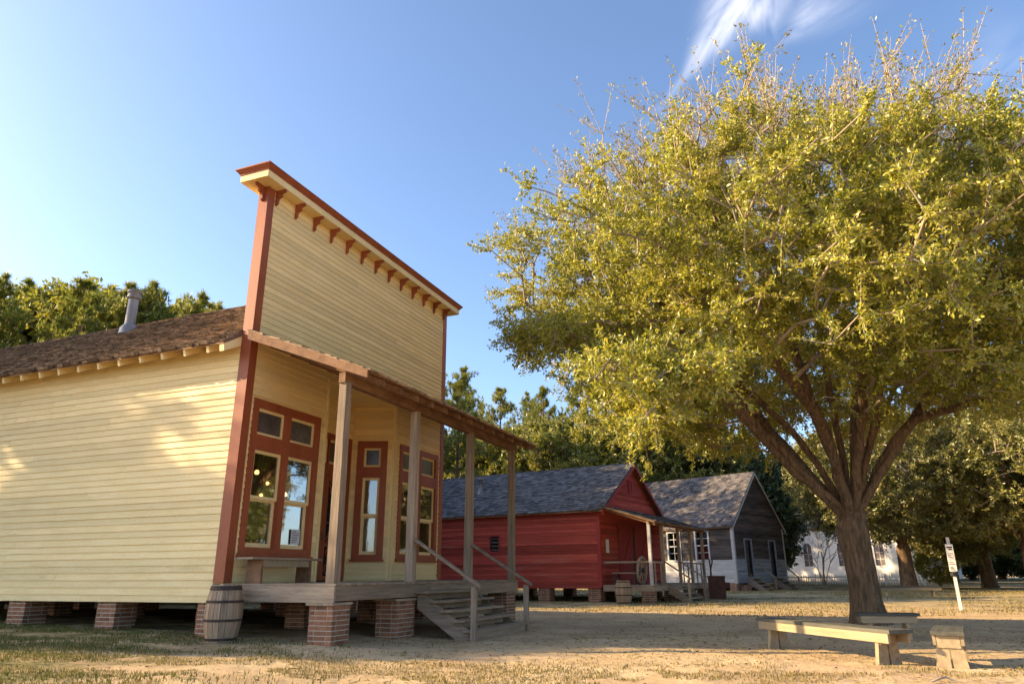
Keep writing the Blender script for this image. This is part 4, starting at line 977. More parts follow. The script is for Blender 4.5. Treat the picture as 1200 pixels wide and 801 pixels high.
siding(gfw, 0.12, GW - 0.12, 0.48, 1.82, 0.115, blue_grey_boards, d_open, tb=0.02)
siding(gfw, 0.12, GW - 0.12, 1.82, 3.72, 0.15, grey_boards, d_open, tb=0.024)
GZP = 7.0; ggs = (GZP - 3.72) / (GW / 2)
MB().prism([(-0.1, 0, 3.72), (-0.1, GW, 3.72), (-0.1, GW / 2, GZP - 0.03)], (0.097, 0, 0)).build('gable', grey_boards, grey)
gg = MB().box(0, 0.01, 0.02, 0.03, 3.8, 3.81).build('gable_wall', grey_boards, grey); gg.rotation_euler = (0, 0, HALF_PI)
siding(gg, 0, GW, 3.74, GZP - 0.2, 0.15, grey_boards, [], bounds=lambda z: ((z - 3.72) / ggs + 0.05, GW - (z - 3.72) / ggs - 0.05), tb=0.024)
wall_slab('side_wall', grey, (0, GW, 0), math.pi, GD, 0.5, 3.75, 0.1, [], grey_boards)
wall_slab('back_wall', grey, (-GD, GW, 0), -HALF_PI, GW, 0.5, 3.75, 0.1, [], grey_boards)
MB().box(-GD + 0.05, -0.05, 0.12, GW - 0.12, 0.45, 0.6).build('floor', dark_wood, grey)
groof, ge = gabled_roof(grey, GW, GD, 3.76, GZP + 0.03, 0.18, 0.14, -GD - 0.2, shingle_old, 0.20, 0.16, 0.34)
for s in (-1, 1):
    ya, yb = (-0.2, GW / 2) if s < 0 else (GW + 0.2, GW / 2); za, zb = 3.76 - ggs * 0.2, GZP + 0.03
    MB().hexa([(0.142, ya, za - 0.13), (0.165, ya, za - 0.13), (0.165, yb, zb - 0.16), (0.142, yb, zb - 0.16), (0.142, ya, za), (0.165, ya, za), (0.165, yb, zb - 0.005), (0.142, yb, zb - 0.005)]).build('rake_board', white_boards, grey)
for y in (0, GW): MB().box(-0.14 if y == 0 else -0.005, 0.034, y - 0.034 if y == 0 else y - 0.13, y + 0.13 if y == 0 else y + 0.034, 0.46, 3.70).build('corner_board', white_boards, grey)
for k, (a0, a1, z0, z1) in enumerate(g_open):
    o = ring(MB(), a0 - 0.09, a1 + 0.09, z0 - 0.09, z1 + 0.09, 0.10, -0.05, 0.02).build('window', white_boards, grey); o.location = (-GD, 0, 0)
    m = MB(); am, n = (a0 + a1) / 2, 4
    m.box(am - 0.018, am + 0.018, 0.0, 0.03, z0, z1)
    for j in range(1, n): zz = z0 + (z1 - z0) * j / n; m.box(a0, a1, 0.002, 0.028, zz - (0.035 if j == 2 else 0.016), zz + (0.035 if j == 2 else 0.016))
    m.build('muntins', white_boards, o)
    for j in range(n):
        for c in range(2):
            pa0 = a0 + 0.012 + c * (am - a0); za0 = z0 + 0.012 + (z1 - z0) * j / n
            MB().box(pa0, pa0 + (am - a0) - 0.02, 0.034, 0.038, za0, za0 + (z1 - z0) / n - 0.015).build('pane', glass, o)
for a0, a1, z0, z1 in d_open:
    o = ring(MB(), a0 - 0.08, a1 + 0.08, z0 - 0.08, z1 + 0.08, 0.09, -0.045, 0.03).build('door_frame', blue_grey_boards, grey); o.rotation_euler = (0, 0, HALF_PI)
    MB().box(a0 + 0.03, a1 - 0.28, 0.05, 0.085, z0 + 0.01, z1 - 0.01).build('door', dark_wood, o)
for a0 in (1.25, 4.45):
    st = MB()
    for k in range(4): st.box(0.02 + 0.27 * k, 0.34 + 0.27 * k, a0, a0 + 1.0, 0.74 - 0.19 * k - 0.05, 0.74 - 0.19 * k)
    for yy in (a0 - 0.04, a0 + 1.0): st.prism([(0.035, yy, 0.68), (0.035, yy, 0.40), (1.0, yy, -0.06), (1.35, yy, -0.06), (0.3, yy, 0.68)], (0, 0.04, 0))
    st.build('steps', wood_y, grey)
    MB().beam((0.06, a0 + 1.02, 1.75), (1.25, a0 + 1.02, 0.75), 0.06, 0.08).box(1.2, 1.28, a0 + 0.98, a0 + 1.06, -0.05, 0.78).build('handrail', wood_x, grey)
for k in range(5): brick_pier(grey, -0.5 - 2.1 * k, -0.05 - 2.1 * k, 0.02, 0.45, -0.05, 0.49)
for yy in (2.9, 6.2): brick_pier(grey, -0.5, -0.02, yy, yy + 0.45, -0.05, 0.49)
brick_pier(grey, 0.0, 0.35, 0.35, 1.0, -0.05, 0.35)

# ================================================================== THE WHITE CHURCH
CA = math.radians(47); CHX, CHY = 35.44, 63.0; CL = 17.0; CWD = 8.0
chz = g(CHX, CHY)
ch = thing('white_church', 'white clapboard church with pointed windows behind the big tree trunk', 'church', (CHX, CHY, chz - 0.05), -CA)
bpy.context.view_layer.update()
wins = [-3.98 - 3.28 * k for k in range(4)]
c_open = [(CL + w - 0.42, CL + w + 0.42, 1.45, 3.10) for w in wins]
cw = wall_slab('side_wall', ch, (-CL, 0, 0), 0, CL, 0.3, 5.2, 0.12, [(a, b, c, d + 0.45) for a, b, c, d in c_open], white_paint)
siding(cw, 0, CL, 0.28, 5.18, 0.15, white_paint, [(a, b, c, d + 0.45) for a, b, c, d in c_open], tb=0.024)
for a, b, c, d in c_open:
    am = (a + b) / 2
    arch = lambda r: [(am - r, d), (am - r * 0.86, d + 0.22 * r / 0.42), (am - r * 0.5, d + 0.44 * r / 0.42), (am, d + 0.62 * r / 0.42), (am + r * 0.5, d + 0.44 * r / 0.42), (am + r * 0.86, d + 0.22 * r / 0.42), (am + r, d)]
    o = MB().prism([(x, 0.02, z) for x, z in [(am - 0.42, c)] + arch(0.42) + [(am + 0.42, c)]], (0, 0.03, 0)).build('window', pmat('leaded_window_%d' % round(a), (0.10, 0.085, 0.085), (0.19, 0.165, 0.165), 3.0, rough=0.3, bump=0.05, spec=0.5), ch); o.location = (-CL, 0, 0)
    fr = MB(); outl = [(am - 0.46, c - 0.06)] + arch(0.46) + [(am + 0.46, c - 0.06), (am - 0.46, c - 0.06)]
    for (p, q2) in zip(outl[:-1], outl[1:]): fr.beam((p[0], -0.02, p[1]), (q2[0], -0.02, q2[1]), 0.09, 0.07, (0, 1, 0))
    fr.build('frame', white_paint, o)
    MB().box(am - 0.015, am + 0.015, 0.0, 0.019, c, d + 0.5).box(a + 0.01, b - 0.01, 0.002, 0.018, c + 0.55, c + 0.58).box(a + 0.01, b - 0.01, 0.002, 0.018, c + 1.1, c + 1.13).build('glazing_bar', white_paint, o)
    # spandrels beside the pointed head
    MB().prism([(a - 0.02, -0.008, d + 0.46)] + [(x, -0.008, z) for x, z in arch(0.42)[:4]][::-1] + [(a - 0.02, -0.008, d)], (0, 0.02, 0)).prism([(b + 0.02, -0.008, d + 0.46), (b + 0.02, -0.008, d)] + [(x, -0.008, z) for x, z in arch(0.42)[3:]][::-1], (0, 0.02, 0)).build('spandrel', white_paint, o)
wall_slab('front_wall', ch, (0, 0, 0), HALF_PI, CWD, 0.3, 5.2, 0.12, [], white_paint)
wall_slab('back_wall', ch, (-CL, CWD, 0), -HALF_PI, CWD, 0.3, 5.2, 0.12, [], white_paint)
wall_slab('side_wall', ch, (0, CWD, 0), math.pi, CL, 0.3, 5.2, 0.12, [], white_paint)
MB().prism([(-0.12, 0, 5.2), (-0.12, CWD, 5.2), (-0.12, CWD / 2, 9.4)], (0.12, 0, 0)).build('gable', white_paint, ch)
MB().prism([(-CL, 0, 5.2), (-CL, CWD, 5.2), (-CL, CWD / 2, 9.4)], (0.12, 0, 0)).build('gable', white_paint, ch)
gabled_roof(ch, CWD, CL, 5.22, 9.45, 0.35, 0.3, -CL - 0.3, shingle_grey, 0.32, 0.35, 0.7)
MB().box(-CL, 0.0, 0.02, 0.1, -0.1, 0.29).build('foundation', concrete, ch)
# picket fence in front of the church
fc0, fc1 = at_depth(918, 680, 58)[:2], at_depth(1092, 680, 52)[:2]
fd = fc1 - fc0; fl_ = float(np.linalg.norm(fd)); frz = math.atan2(fd[1], fd[0])
fence = thing('picket_fence', 'low white picket fence running in front of the church', 'fence', (fc0[0], fc0[1], g(*fc0) - 0.05), frz)
m = MB(); k = 0.0
while k < fl_:
    m.box(k, k + 0.07, -0.02, 0.0, 0.08, 0.72); m.prism([(k, -0.02, 0.72), (k + 0.07, -0.02, 0.72), (k + 0.035, -0.02, 0.79)], (0, 0.02, 0)); k += 0.17
pk = m.build('pickets', white_paint, fence); pk['kind'] = 'stuff'
for zz in (0.22, 0.54): MB().box(0, fl_, 0.002, 0.05, zz, zz + 0.08).build('rail', white_paint, fence)
for k in range(int(fl_ / 2.4) + 1): MB().box(2.4 * k - 0.05, 2.4 * k + 0.05, 0.052, 0.15, -0.1, 0.80).build('post', white_paint, fence)

# ================================================================== TREES
def frames(d):
    d = d / np.linalg.norm(d, axis=1, keepdims=True)
    r = np.where(np.abs(d[:, 2:3]) > 0.9, np.array([[1., 0, 0]]), np.array([[0., 0, 1]]))
    s = np.cross(d, r); s /= np.linalg.norm(s, axis=1, keepdims=True); return d, s, np.cross(s, d)
def leaf_quads(pos, dirs, length, width, fold=0.25):
    """diamond leaves with a bent mid-rib: 4 vertices, 2 triangles sharing the rib"""
    n = len(pos); d, s, t = frames(dirs); a = rng.uniform(0, 2 * math.pi, (n, 1)); s2 = s * np.cos(a) + t * np.sin(a); t2 = np.cross(d, s2)
    L = np.asarray(length).reshape(-1, 1); W = np.asarray(width).reshape(-1, 1)
    v = np.empty((n, 4, 3)); v[:, 0] = pos; v[:, 1] = pos + d * L * 0.5 + s2 * W * 0.5 + t2 * W * fold; v[:, 2] = pos + d * L; v[:, 3] = pos + d * L * 0.5 - s2 * W * 0.5 + t2 * W * fold
    i = np.arange(n)[:, None] * 4
    f = np.concatenate([i + np.array([[0, 1, 2]]), i + np.array([[0, 2, 3]])], 0)
    return v.reshape(-1, 3), f
def sticks(p0, p1, r0, r1):
    """three-sided tapered sticks"""
    n = len(p0); d, s, t = frames(p1 - p0); v = np.empty((n, 6, 3))
    for k in range(3):
        a = 2 * math.pi * k / 3; o = s * math.cos(a) + t * math.sin(a)
        v[:, k] = p0 + o * np.asarray(r0).reshape(-1, 1); v[:, 3 + k] = p1 + o * np.asarray(r1).reshape(-1, 1)
    i = np.arange(n)[:, None] * 6
    f = np.concatenate([i + np.array([[k, (k + 1) % 3, 3 + (k + 1) % 3, 3 + k]]) for k in range(3)], 0)
    return v.reshape(-1, 3), f
def n3(p, sc, seed): return (vnoise(p[:, 0] * sc + p[:, 2] * 0.73 * sc, p[:, 1] * sc - p[:, 2] * 0.51 * sc, seed) + vnoise(p[:, 0] * sc - 11, p[:, 2] * sc + 5, seed + 1)) / 2
def grow(limbs, clusters, step=0.45):
    """connect cluster points to the limb skeleton, nearest first, pipe-model radii; returns branch polylines (points, radii)"""
    P = []; par = []; dist = []
    for pts in limbs:
        base = None
        for k, p in enumerate(pts):
            par.append(len(P) - 1 if k else -1); P.append(np.array(p, float)); dist.append(0 if not k else dist[-1] + np.linalg.norm(P[-1] - P[-2]))
    P = P[:]; nP = len(P)
    cap = nP + len(clusters) * 14
    A = np.zeros((cap, 3)); A[:nP] = P; Dn = np.zeros(cap); Dn[:nP] = dist; par = par + [0] * (cap - nP); N = nP
    dmin = np.min(np.linalg.norm(clusters[:, None, :] - A[None, :nP, :], axis=2), axis=1)
    start = nP; leaf_nodes = []
    for ci in np.argsort(dmin):
        c = clusters[ci]; dd = np.linalg.norm(A[:N] - c, axis=1)
        pen = np.maximum(0, A[:N, 2] - c[2]) * (0.7 if c[2] > 4.2 else -0.35)
        j = int(np.argmin(dd + pen + 0.12 * Dn[:N])); L = dd[j]
        m = max(1, min(12, int(L / step))); p0 = A[j].copy(); prev = j
        bend = rng.normal(0, 0.05 * L, 3); bend[2] += 0.06 * L
        for k in range(1, m + 1):
            u = k / m; q = p0 + (c - p0) * u + bend * 4 * u * (1 - u)
            A[N] = q; par[N] = prev; Dn[N] = Dn[prev] + L / m; prev = N; N += 1
        leaf_nodes.append(prev)
    load = np.zeros(N); 
    for l in leaf_nodes: load[l] += 1
    for k in range(N - 1, -1, -1):
        if par[k] >= 0: load[par[k]] += load[k]
    return A[:N], np.array(par[:N]), load, start

def broad_tree(name, base, limbs, clusters, mats, twig_n, leaf_n, leaf_len, trunk, label, cat='tree', top_z=None, group=None, twig_len=(0.35, 0.7), twig_r=0.0085, min_r=0.012, furrow=False):
    """all coordinates relative to base; trunk: list of (point, radius)"""
    t = thing(name, label, cat, base, 0, group)
    A, par, load, start = grow(limbs, clusters)
    r = min_r + 0.0050 * load ** 0.52
    mb = MB()
    pts = [p for p, _ in trunk]; rad = [q for _, q in trunk]
    if furrow:
        P_ = np.array(pts); s_ = np.concatenate([[0], np.cumsum(np.linalg.norm(np.diff(P_, axis=0), axis=1))]); nr, ns = 90, 96
        u_ = np.linspace(0, s_[-1], nr); ax = np.stack([np.interp(u_, s_, P_[:, k]) for k in range(3)], 1); rr_ = np.interp(u_, s_, rad)
        th = np.linspace(0, 2 * math.pi, ns, endpoint=False); TH, UU = np.meshgrid(th, u_)
        cx_, cy_ = np.cos(TH) * 6.2, np.sin(TH) * 6.2
        rid = np.abs(vnoise(cx_ + UU * 0.9 + 9, cy_ - UU * 0.7 + UU * 1.1, 71) - 0.5) * 2; rid2 = vnoise(cx_ * 2.2 + 3, cy_ * 2.2 + UU * 7, 72)
        flare = np.exp(-UU / 0.28) * (0.10 + 0.10 * np.cos(TH * 5 + 0.7)) 
        RR = rr_[:, None] * (1 + 0.085 * (rid - 0.4) + 0.05 * (rid2 - 0.5) + 0.05 * (vnoise(np.cos(TH) * 1.5 + 4, np.sin(TH) * 1.5 + UU * 0.8, 73) - 0.5)) + flare
        k1 = len(mb.v); V = np.stack([ax[:, 0:1] + RR * np.cos(TH), ax[:, 1:2] + RR * np.sin(TH), np.repeat(ax[:, 2:3], ns, 1)], -1).reshape(-1, 3)
        mb.v += [tuple(p) for p in V]
        mb.f += [(k1 + i * ns + j, k1 + i * ns + (j + 1) % ns, k1 + (i + 1) * ns + (j + 1) % ns, k1 + (i + 1) * ns + j) for i in range(nr - 1) for j in range(ns)]
    else: mb.tube(pts, rad, 14, False)
    k0 = 0
    for pts in limbs:
        n = len(pts); l = [max(r[k0 + k] * 1.0, 0.03) for k in range(n)]
        rr = np.maximum.accumulate(np.array(l)[::-1])[::-1]
        mb.tube(pts, list(rr), 10, False); k0 += n
    tm = mb.mesh('trunk', True)
    # branches
    idx = np.arange(start, len(A)); bv, bf = sticks(A[par[idx]], A[idx], np.minimum(r[par[idx]], r[idx] * 1.35), r[idx])
    trunk_o = link('trunk', tm, bark, t)
    link('branches', np_mesh('branches', bv, bf, True), mats[1], t)['kind'] = 'stuff'
    # twigs out of each cluster
    ctr = clusters.mean(0); C = np.repeat(clusters, twig_n, 0); out = C - ctr; out /= np.linalg.norm(out, axis=1, keepdims=True) + 1e-6
    d = out * 0.8 + rng.normal(0, 0.75, C.shape); d[:, 2] += 0.15
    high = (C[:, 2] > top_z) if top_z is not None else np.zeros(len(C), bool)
    d[high] = out[high] * 0.75 + rng.normal(0, 0.42, (high.sum(), 3)) + np.array([0, 0, 0.62])
    d /= np.linalg.norm(d, axis=1, keepdims=True)
    ln = rng.uniform(*twig_len, (len(C), 1)); ln[high] *= 1.95
    E = C + d * ln
    tv, tf = sticks(C, E, np.full(len(C), twig_r), np.full(len(C), twig_r * 0.45))
    tw = link('twigs', np_mesh('twigs', tv, tf, True), mats[1], t); tw['kind'] = 'stuff'
    # leaves along the twigs
    nl = np.full(len(C), leaf_n); nl[high] = int(leaf_n * 0.42)
    I = np.repeat(np.arange(len(C)), nl); u = rng.uniform(0.05, 1.05, (len(I), 1)) ** 0.8
    pos = C[I] + d[I] * ln[I] * u + rng.normal(0, 0.035, (len(I), 3))
    ld = d[I] * 0.55 + rng.normal(0, 0.8, (len(I), 3)); ld[:, 2] -= 0.1
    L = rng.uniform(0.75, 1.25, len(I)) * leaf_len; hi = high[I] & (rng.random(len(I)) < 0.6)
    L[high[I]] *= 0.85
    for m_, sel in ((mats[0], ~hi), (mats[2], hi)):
        if sel.sum() == 0: continue
        v, f = leaf_quads(pos[sel], ld[sel], L[sel], L[sel] * 0.46)
        link('crown' if m_ is mats[0] else 'upper_crown', np_mesh('crown', v, f), m_, t)
    return t

# ---- the big tree
TB = np.array([8.15, 17.35]); TZ = g(*TB)
base = np.array([TB[0], TB[1], TZ - 0.05])
def limb(spec): return [at_depth(px, py, Y) - base for px, py, Y in spec]
def dens(pts, n):
    pts = np.array(pts); seg = np.linalg.norm(np.diff(pts, axis=0), axis=1); s = np.concatenate([[0], np.cumsum(seg)]); u = np.linspace(0, s[-1], n)
    # Catmull-like smoothing by cubic through cumulative length
    out = np.stack([np.interp(u, s, pts[:, k]) for k in range(3)], 1)
    for _ in range(2): out[1:-1] = (out[:-2] + 2 * out[1:-1] + out[2:]) / 4
    out += np.concatenate([[np.zeros(3)], rng.normal(0, 0.02, (n - 2, 3)), [np.zeros(3)]]); return [p for p in out]
LS = [
    [(993, 612, 17.35), (962, 577, 17.1), (925, 550, 16.8), (897, 517, 16.5), (866, 480, 16.0), (836, 455, 15.4), (790, 425, 14.4)],
    [(990, 600, 17.4), (966, 555, 17.4), (930, 508, 17.3), (892, 470, 17.1), (850, 436, 16.8), (790, 385, 16.2)],
    [(995, 600, 17.2), (977, 540, 16.8), (960, 490, 16.2), (936, 455, 15.6), (905, 425, 14.8), (868, 365, 13.6)],
    [(997, 595, 17.4), (986, 530, 17.3), (976, 480, 17.1), (968, 430, 16.9), (955, 350, 16.4), (935, 260, 15.9)],
    [(1003, 595, 17.5), (1001, 530, 18.0), (1001, 470, 18.5), (1010, 400, 19.0), (1012, 330, 19.5)],
    [(1006, 592, 17.3), (1016, 530, 17.0), (1027, 480, 16.7), (1040, 420, 16.2), (1048, 350, 15.6), (1048, 270, 15.3)],
    [(1004, 600, 17.3), (1035, 538, 17.1), (1052, 502, 16.9), (1085, 486, 16.5), (1130, 475, 15.9), (1190, 455, 15.0)],
    [(1006, 598, 17.5), (1034, 548, 17.9), (1062, 505, 18.5), (1095, 455, 19.2), (1140, 385, 20.2)],
    [(992, 604, 17.5), (950, 562, 18.3), (900, 505, 19.4), (850, 440, 20.6), (800, 390, 21.8)],
    [(994, 606, 17.3), (945, 560, 17.0), (885, 500, 16.6), (835, 430, 16.2), (770, 350, 15.6)],
    [(998, 597, 17.3), (972, 520, 17.2), (945, 450, 17.0), (920, 380, 16.7), (890, 280, 16.2)],
    [(1002, 596, 17.2), (1008, 520, 16.7), (1013, 450, 16.2), (1022, 370, 15.6), (1030, 260, 15.0)],
    [(1005, 599, 17.2), (1045, 530, 17.0), (1085, 470, 16.8), (1120, 420, 16.5), (1165, 340, 16.0)],
    [(1000, 600, 17.6), (1010, 545, 18.8), (1030, 490, 20.4), (1060, 440, 22.0)],
]
limbs = [dens(limb(s), 16) for s in LS]
def crown_points():
    out = []; ctr = np.array([-0.1, 0.1, 7.35]); rad = np.array([7.7, 7.3, 4.4])
    while len(out) < 430:
        p = rng.uniform(-1, 1, (3000, 3)); q = (np.abs(p) ** 2.15).sum(1) ** (1 / 2.15)
        P = ctr + p * rad; rh = np.hypot(P[:, 0] / 9.0, P[:, 1] / 8.3)
        lump = 1 + 0.16 * (n3(P, 0.42, 21) - 0.5)
        lump = np.where(P[:, 2] > 9.3, np.minimum(lump, 0.985), lump) - 0.02 * np.clip(P[:, 0] + 1.0, 0, 9)
        zmin = 5.6 - 0.7 * np.clip(rh - 0.45, 0, 1) + 0.8 * (n3(P, 0.35, 41) - 0.5) + 0.85 * np.clip(-4.2 - P[:, 0], 0, 5)
        keep = (q < lump) & (P[:, 2] > zmin) & (rng.random(3000) < np.clip((q - 0.35) * 1.7, 0.05, 1))
        for c in P[keep]:
            if len(out) < 430 and all((c - o) @ (c - o) > 0.62 for o in out): out.append(c)
    out = np.array(out); C = np.repeat(out, 9, 0)
    off = rng.normal(0, 1, C.shape) * np.array([0.66, 0.66, 0.30]) * np.repeat(rng.uniform(0.7, 1.25, len(out)), 9)[:, None]
    low = (C[:, 0] < -5) & (rng.random(len(C)) < 0.3)
    return (C + off)[~low]
CP = crown_points()
# low drooping sprays at the left front, and thin hanging sprays below the limbs
dr = []
for px, py, Y, sx_, sy_, n in ((762, 470, 12.0, 26, 24, 40), (730, 436, 12.2, 40, 18, 50), (815, 436, 11.8, 46, 16, 40), (1185, 440, 13.5, 40, 24, 40), (650, 393, 16.5, 45, 20, 55), (615, 285, 17.0, 18, 22, 12)):
    for _ in range(n): dr.append(at_depth(px + rng.normal(0, sx_ * 0.6), py + rng.normal(0, sy_ * 0.55), Y + rng.normal(0, 0.8)) - base)
CP = np.concatenate([CP, np.array(dr)], 0)
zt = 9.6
trunk = [((0, 0, -0.1), 0.44), ((-0.01, 0, 0.12), 0.37), ((-0.03, 0, 0.5), 0.335), tuple((at_depth(1013, 690, 17.35) - base, 0.32)), tuple((at_depth(1005, 650, 17.35) - base, 0.315)), tuple((at_depth(999, 622, 17.38) - base, 0.35)), tuple((at_depth(998, 600, 17.4) - base, 0.30)), tuple((at_depth(998, 590, 17.4) - base, 0.12))]
trunk = [(np.array(p, float), r_) for p, r_ in trunk]
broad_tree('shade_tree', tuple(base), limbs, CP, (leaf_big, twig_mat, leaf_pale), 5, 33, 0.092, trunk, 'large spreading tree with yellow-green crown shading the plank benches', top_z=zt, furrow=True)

# ---- other broadleaf trees, from two grown models
def oak_model(seed, H, R, n, leaf, mats, leaf_len, zlow=0.22, name='oak_tree', twig_n=4, leaf_n=14):
    global rng
    keep_rng = rng; rng = np.random.default_rng(seed)
    fork = np.array([0, 0, H * 0.24]); limbs = []
    for k in range(6):
        a = 2 * math.pi * k / 6 + rng.uniform(-0.4, 0.4); e = np.array([math.cos(a) * R * 0.6, math.sin(a) * R * 0.6, H * rng.uniform(0.55, 0.85)])
        limbs.append(dens([fork, fork + (e - fork) * 0.3 + np.array([0, 0, 0.3]), fork + (e - fork) * 0.65, e], 10))
    out = []
    while len(out) < n:
        p = rng.uniform(-1, 1, (3000, 3)); q = np.linalg.norm(p, axis=1); P = np.array([0, 0, H * (0.5 + zlow / 2)]) + p * np.array([R, R, H * (0.5 - zlow / 2)])
        lump = 1 + 0.5 * (n3(P + seed, 2.2 / R, seed) - 0.5); ok = (q < lump) & (rng.random(3000) < np.clip((q - 0.3) * 1.6, 0.05, 1)) & (n3(P + seed, 3.0 / R, seed + 7) > 0.36)
        out += P[ok].tolist()
    tr = [(np.array([0, 0, -0.2]), 0.05 * R + 0.32), (np.array([0, 0, 0.25]), 0.04 * R + 0.2), (np.array([0.03, 0, H * 0.12]), 0.04 * R + 0.15), (fork, 0.035 * R + 0.13), (fork + np.array([0, 0, 0.5]), 0.05)]
    o = broad_tree(name, (0, 0, 0), limbs, np.array(out[:n]), mats, twig_n, leaf_n, leaf_len, tr, '', top_z=None, twig_len=(0.4, 0.9), twig_r=0.01, min_r=0.02)
    rng = keep_rng; return o
def pine_model(seed, H, mat=None):
    r = np.random.default_rng(seed); t = thing('pine_tree', '', 'tree')
    bend = r.normal(0, 0.25, 2)
    def axis(z): u = z / H; return np.array([bend[0] * math.sin(u * 3) * 1.2, bend[1] * math.sin(u * 2.4) * 1.2, z])
    mb = MB(); mb.tube([axis(z) for z in np.linspace(-0.3, H * 0.98, 16)], list(np.interp(np.linspace(0, 1, 16), [0, 0.05, 1], [0.34, 0.27, 0.03])), 9, False)
    tufts = []; z = H * r.uniform(0.34, 0.42)
    bp0, bp1, br = [], [], []
    while z < H * 0.985:
        u = (z / H - 0.36) / 0.64
        reach = H * 0.155 * (0.55 + 1.3 * u if u < 0.3 else 1.0 if u < 0.6 else max(0.18, 2.25 * (1.02 - u))) * r.uniform(0.6, 1.15)
        for _ in range(r.integers(2, 4)):
            a = r.uniform(0, 2 * math.pi); el = r.uniform(0.05, 0.45) + 0.4 * u; L = reach * r.uniform(0.55, 1.1)
            d = np.array([math.cos(a) * math.cos(el), math.sin(a) * math.cos(el), math.sin(el)]); p = axis(z); mid = p + d * L * 0.55 + np.array([0, 0, 0.06 * L]); e = p + d * L + np.array([0, 0, 0.22 * L])
            bp0 += [p, mid]; bp1 += [mid, e]; br += [0.05, 0.03]
            for k in range(int(6 + 5.5 * L)):
                s = r.uniform(0.4, 1.05); base_p = p + (e - p) * s; tufts.append(base_p + r.normal(0, 0.16 * L * (0.4 + s * 0.6), 3) * np.array([1, 1, 0.55]))
        z += H * r.uniform(0.016, 0.030)
    T = np.array(tufts); nn = 24; P = np.repeat(T, nn, 0); d = r.normal(0, 1, P.shape); d[:, 2] += 0.45; d /= np.linalg.norm(d, axis=1, keepdims=True)
    L = r.uniform(0.26, 0.50, (len(P), 1)) * (H / 20); dd, s, tt = frames(d); w = 0.032 * H / 20
    v = np.empty((len(P), 3, 3)); v[:, 0] = P + s * w; v[:, 1] = P - s * w; v[:, 2] = P + d * L
    link('trunk', mb.mesh('trunk', True), pine_bark, t)
    bv, bf = sticks(np.array(bp0), np.array(bp1), np.array(br), np.array(br) * 0.6); link('branches', np_mesh('branches', bv, bf), pine_bark, t)['kind'] = 'stuff'
    link('crown', np_mesh('crown', v.reshape(-1, 3), np.arange(len(P) * 3).reshape(-1, 3)), mat or needle, t)
    return t
ORD = 'first second third fourth fifth sixth seventh eighth ninth tenth eleventh twelfth thirteenth fourteenth fifteenth sixteenth'.split()
used_models = set()
def place(model, X, Y, scale, label, group=None, rz=None, sz=None):
    o = model if id(model) not in used_models else copy_tree(model); used_models.add(id(model))
    o.location = (X, Y, g(X, Y) - 0.05); s = scale; o.scale = (s, s, s * (sz or 1)); o.rotation_euler = (0, 0, random.uniform(0, 6.28) if rz is None else rz)
    o['label'] = label
    if group: o['group'] = group
    return o
pines = [pine_model(s, 20) for s in (3, 5, 8, 13, 21)]
def by_px(px, ytop, Y, H):
    b = at_depth(px, 671, Y); X = b[0]
    for _ in range(3):
        z = at_depth(px, ytop, Y)[2]
    # leaning image verticals: the base sits a little to the side of the top's pixel
    topx = at_depth(px, ytop, Y)[0]
    return topx, Y, (z - g(topx, Y)) / H
right_p = [(540, 428, 66), (566, 470, 84), (588, 450, 72), (618, 462, 80), (640, 448, 70), (668, 452, 76), (697, 470, 84), (722, 478, 84), (752, 486, 88), (784, 480, 86), (812, 492, 90), (838, 498, 86), (868, 500, 92)]
for k, (px, yt, Y) in enumerate(right_p):
    X, Y, s = by_px(px, yt, Y, 20)
    place(pines[k % 5], X, Y, s, 'tall pine behind the red storehouse, %s from the yellow store' % ORD[k], 'pines behind the red storehouse')
left_p = [(-30, 320, 30), (14, 318, 31), (52, 330, 35), (96, 320, 30), (128, 330, 36), (158, 326, 32), (196, 334, 34), (226, 346, 31), (254, 350, 36), (282, 360, 33)]
for k, (px, yt, Y) in enumerate(left_p):
    X, Y, s = by_px(px, yt, Y, 20)
    place(pines[(k * 2 + 1) % 5], X, Y, s, 'tall pine rising above the yellow store roof, %s from the left' % ORD[k], 'pines beyond the yellow store roof')
oakA = oak_model(31, 9.0, 5.2, 900, None, (leaf_oak, twig_mat, leaf_pale), 0.165, 0.31, twig_n=5, leaf_n=20)
oakB = oak_model(47, 9.0, 4.6, 800, None, (leaf_oak, twig_mat, leaf_pale), 0.165, 0.20, twig_n=5, leaf_n=20)
brA = oak_model(53, 9.0, 4.0, 560, None, (leaf_bright, twig_mat, leaf_pale), 0.18, 0.12, 'leafy_tree', 5, 22)
brB = oak_model(59, 9.0, 3.4, 500, None, (leaf_bright, twig_mat, leaf_pale), 0.18, 0.10, 'leafy_tree', 5, 22)
dkA = oak_model(67, 9.0, 4.2, 520, None, (dark_leaf, twig_mat, leaf_pale), 0.26, 0.06, 'evergreen_tree', 4, 18)
# oaks on the right
for px, py, Y, s, lab, mdl in ((1066, 686, 43, 1.12, 'oak with rough trunk standing in front of the white church', oakA), (1160, 684, 46, 1.15, 'oak with slanting shaded trunk at the right edge', oakB),
                               (1118, 682, 58, 1.1, 'shaded oak farther back between the other two oaks', oakB), (1215, 690, 40, 1.1, 'oak crown reaching in from beyond the right edge', oakA)):
    q = at_depth(px, py, Y); place(mdl, q[0], Y, s, lab, 'oaks on the far lawn')
for k, (px, yt, Y) in enumerate(((548, 520, 63), (575, 500, 58), (600, 505, 66), (628, 490, 60), (655, 500, 57), (684, 485, 60), (710, 497, 56), (738, 490, 57), (768, 486, 80), (800, 492, 56), (826, 500, 84))):
    X, Y, s = by_px(px, yt, Y, 9.3); place((brA, brB)[k % 2], X, Y, s, 'bright leafy tree behind the red roof, %s from the left' % ORD[k], 'bright trees behind the red storehouse')
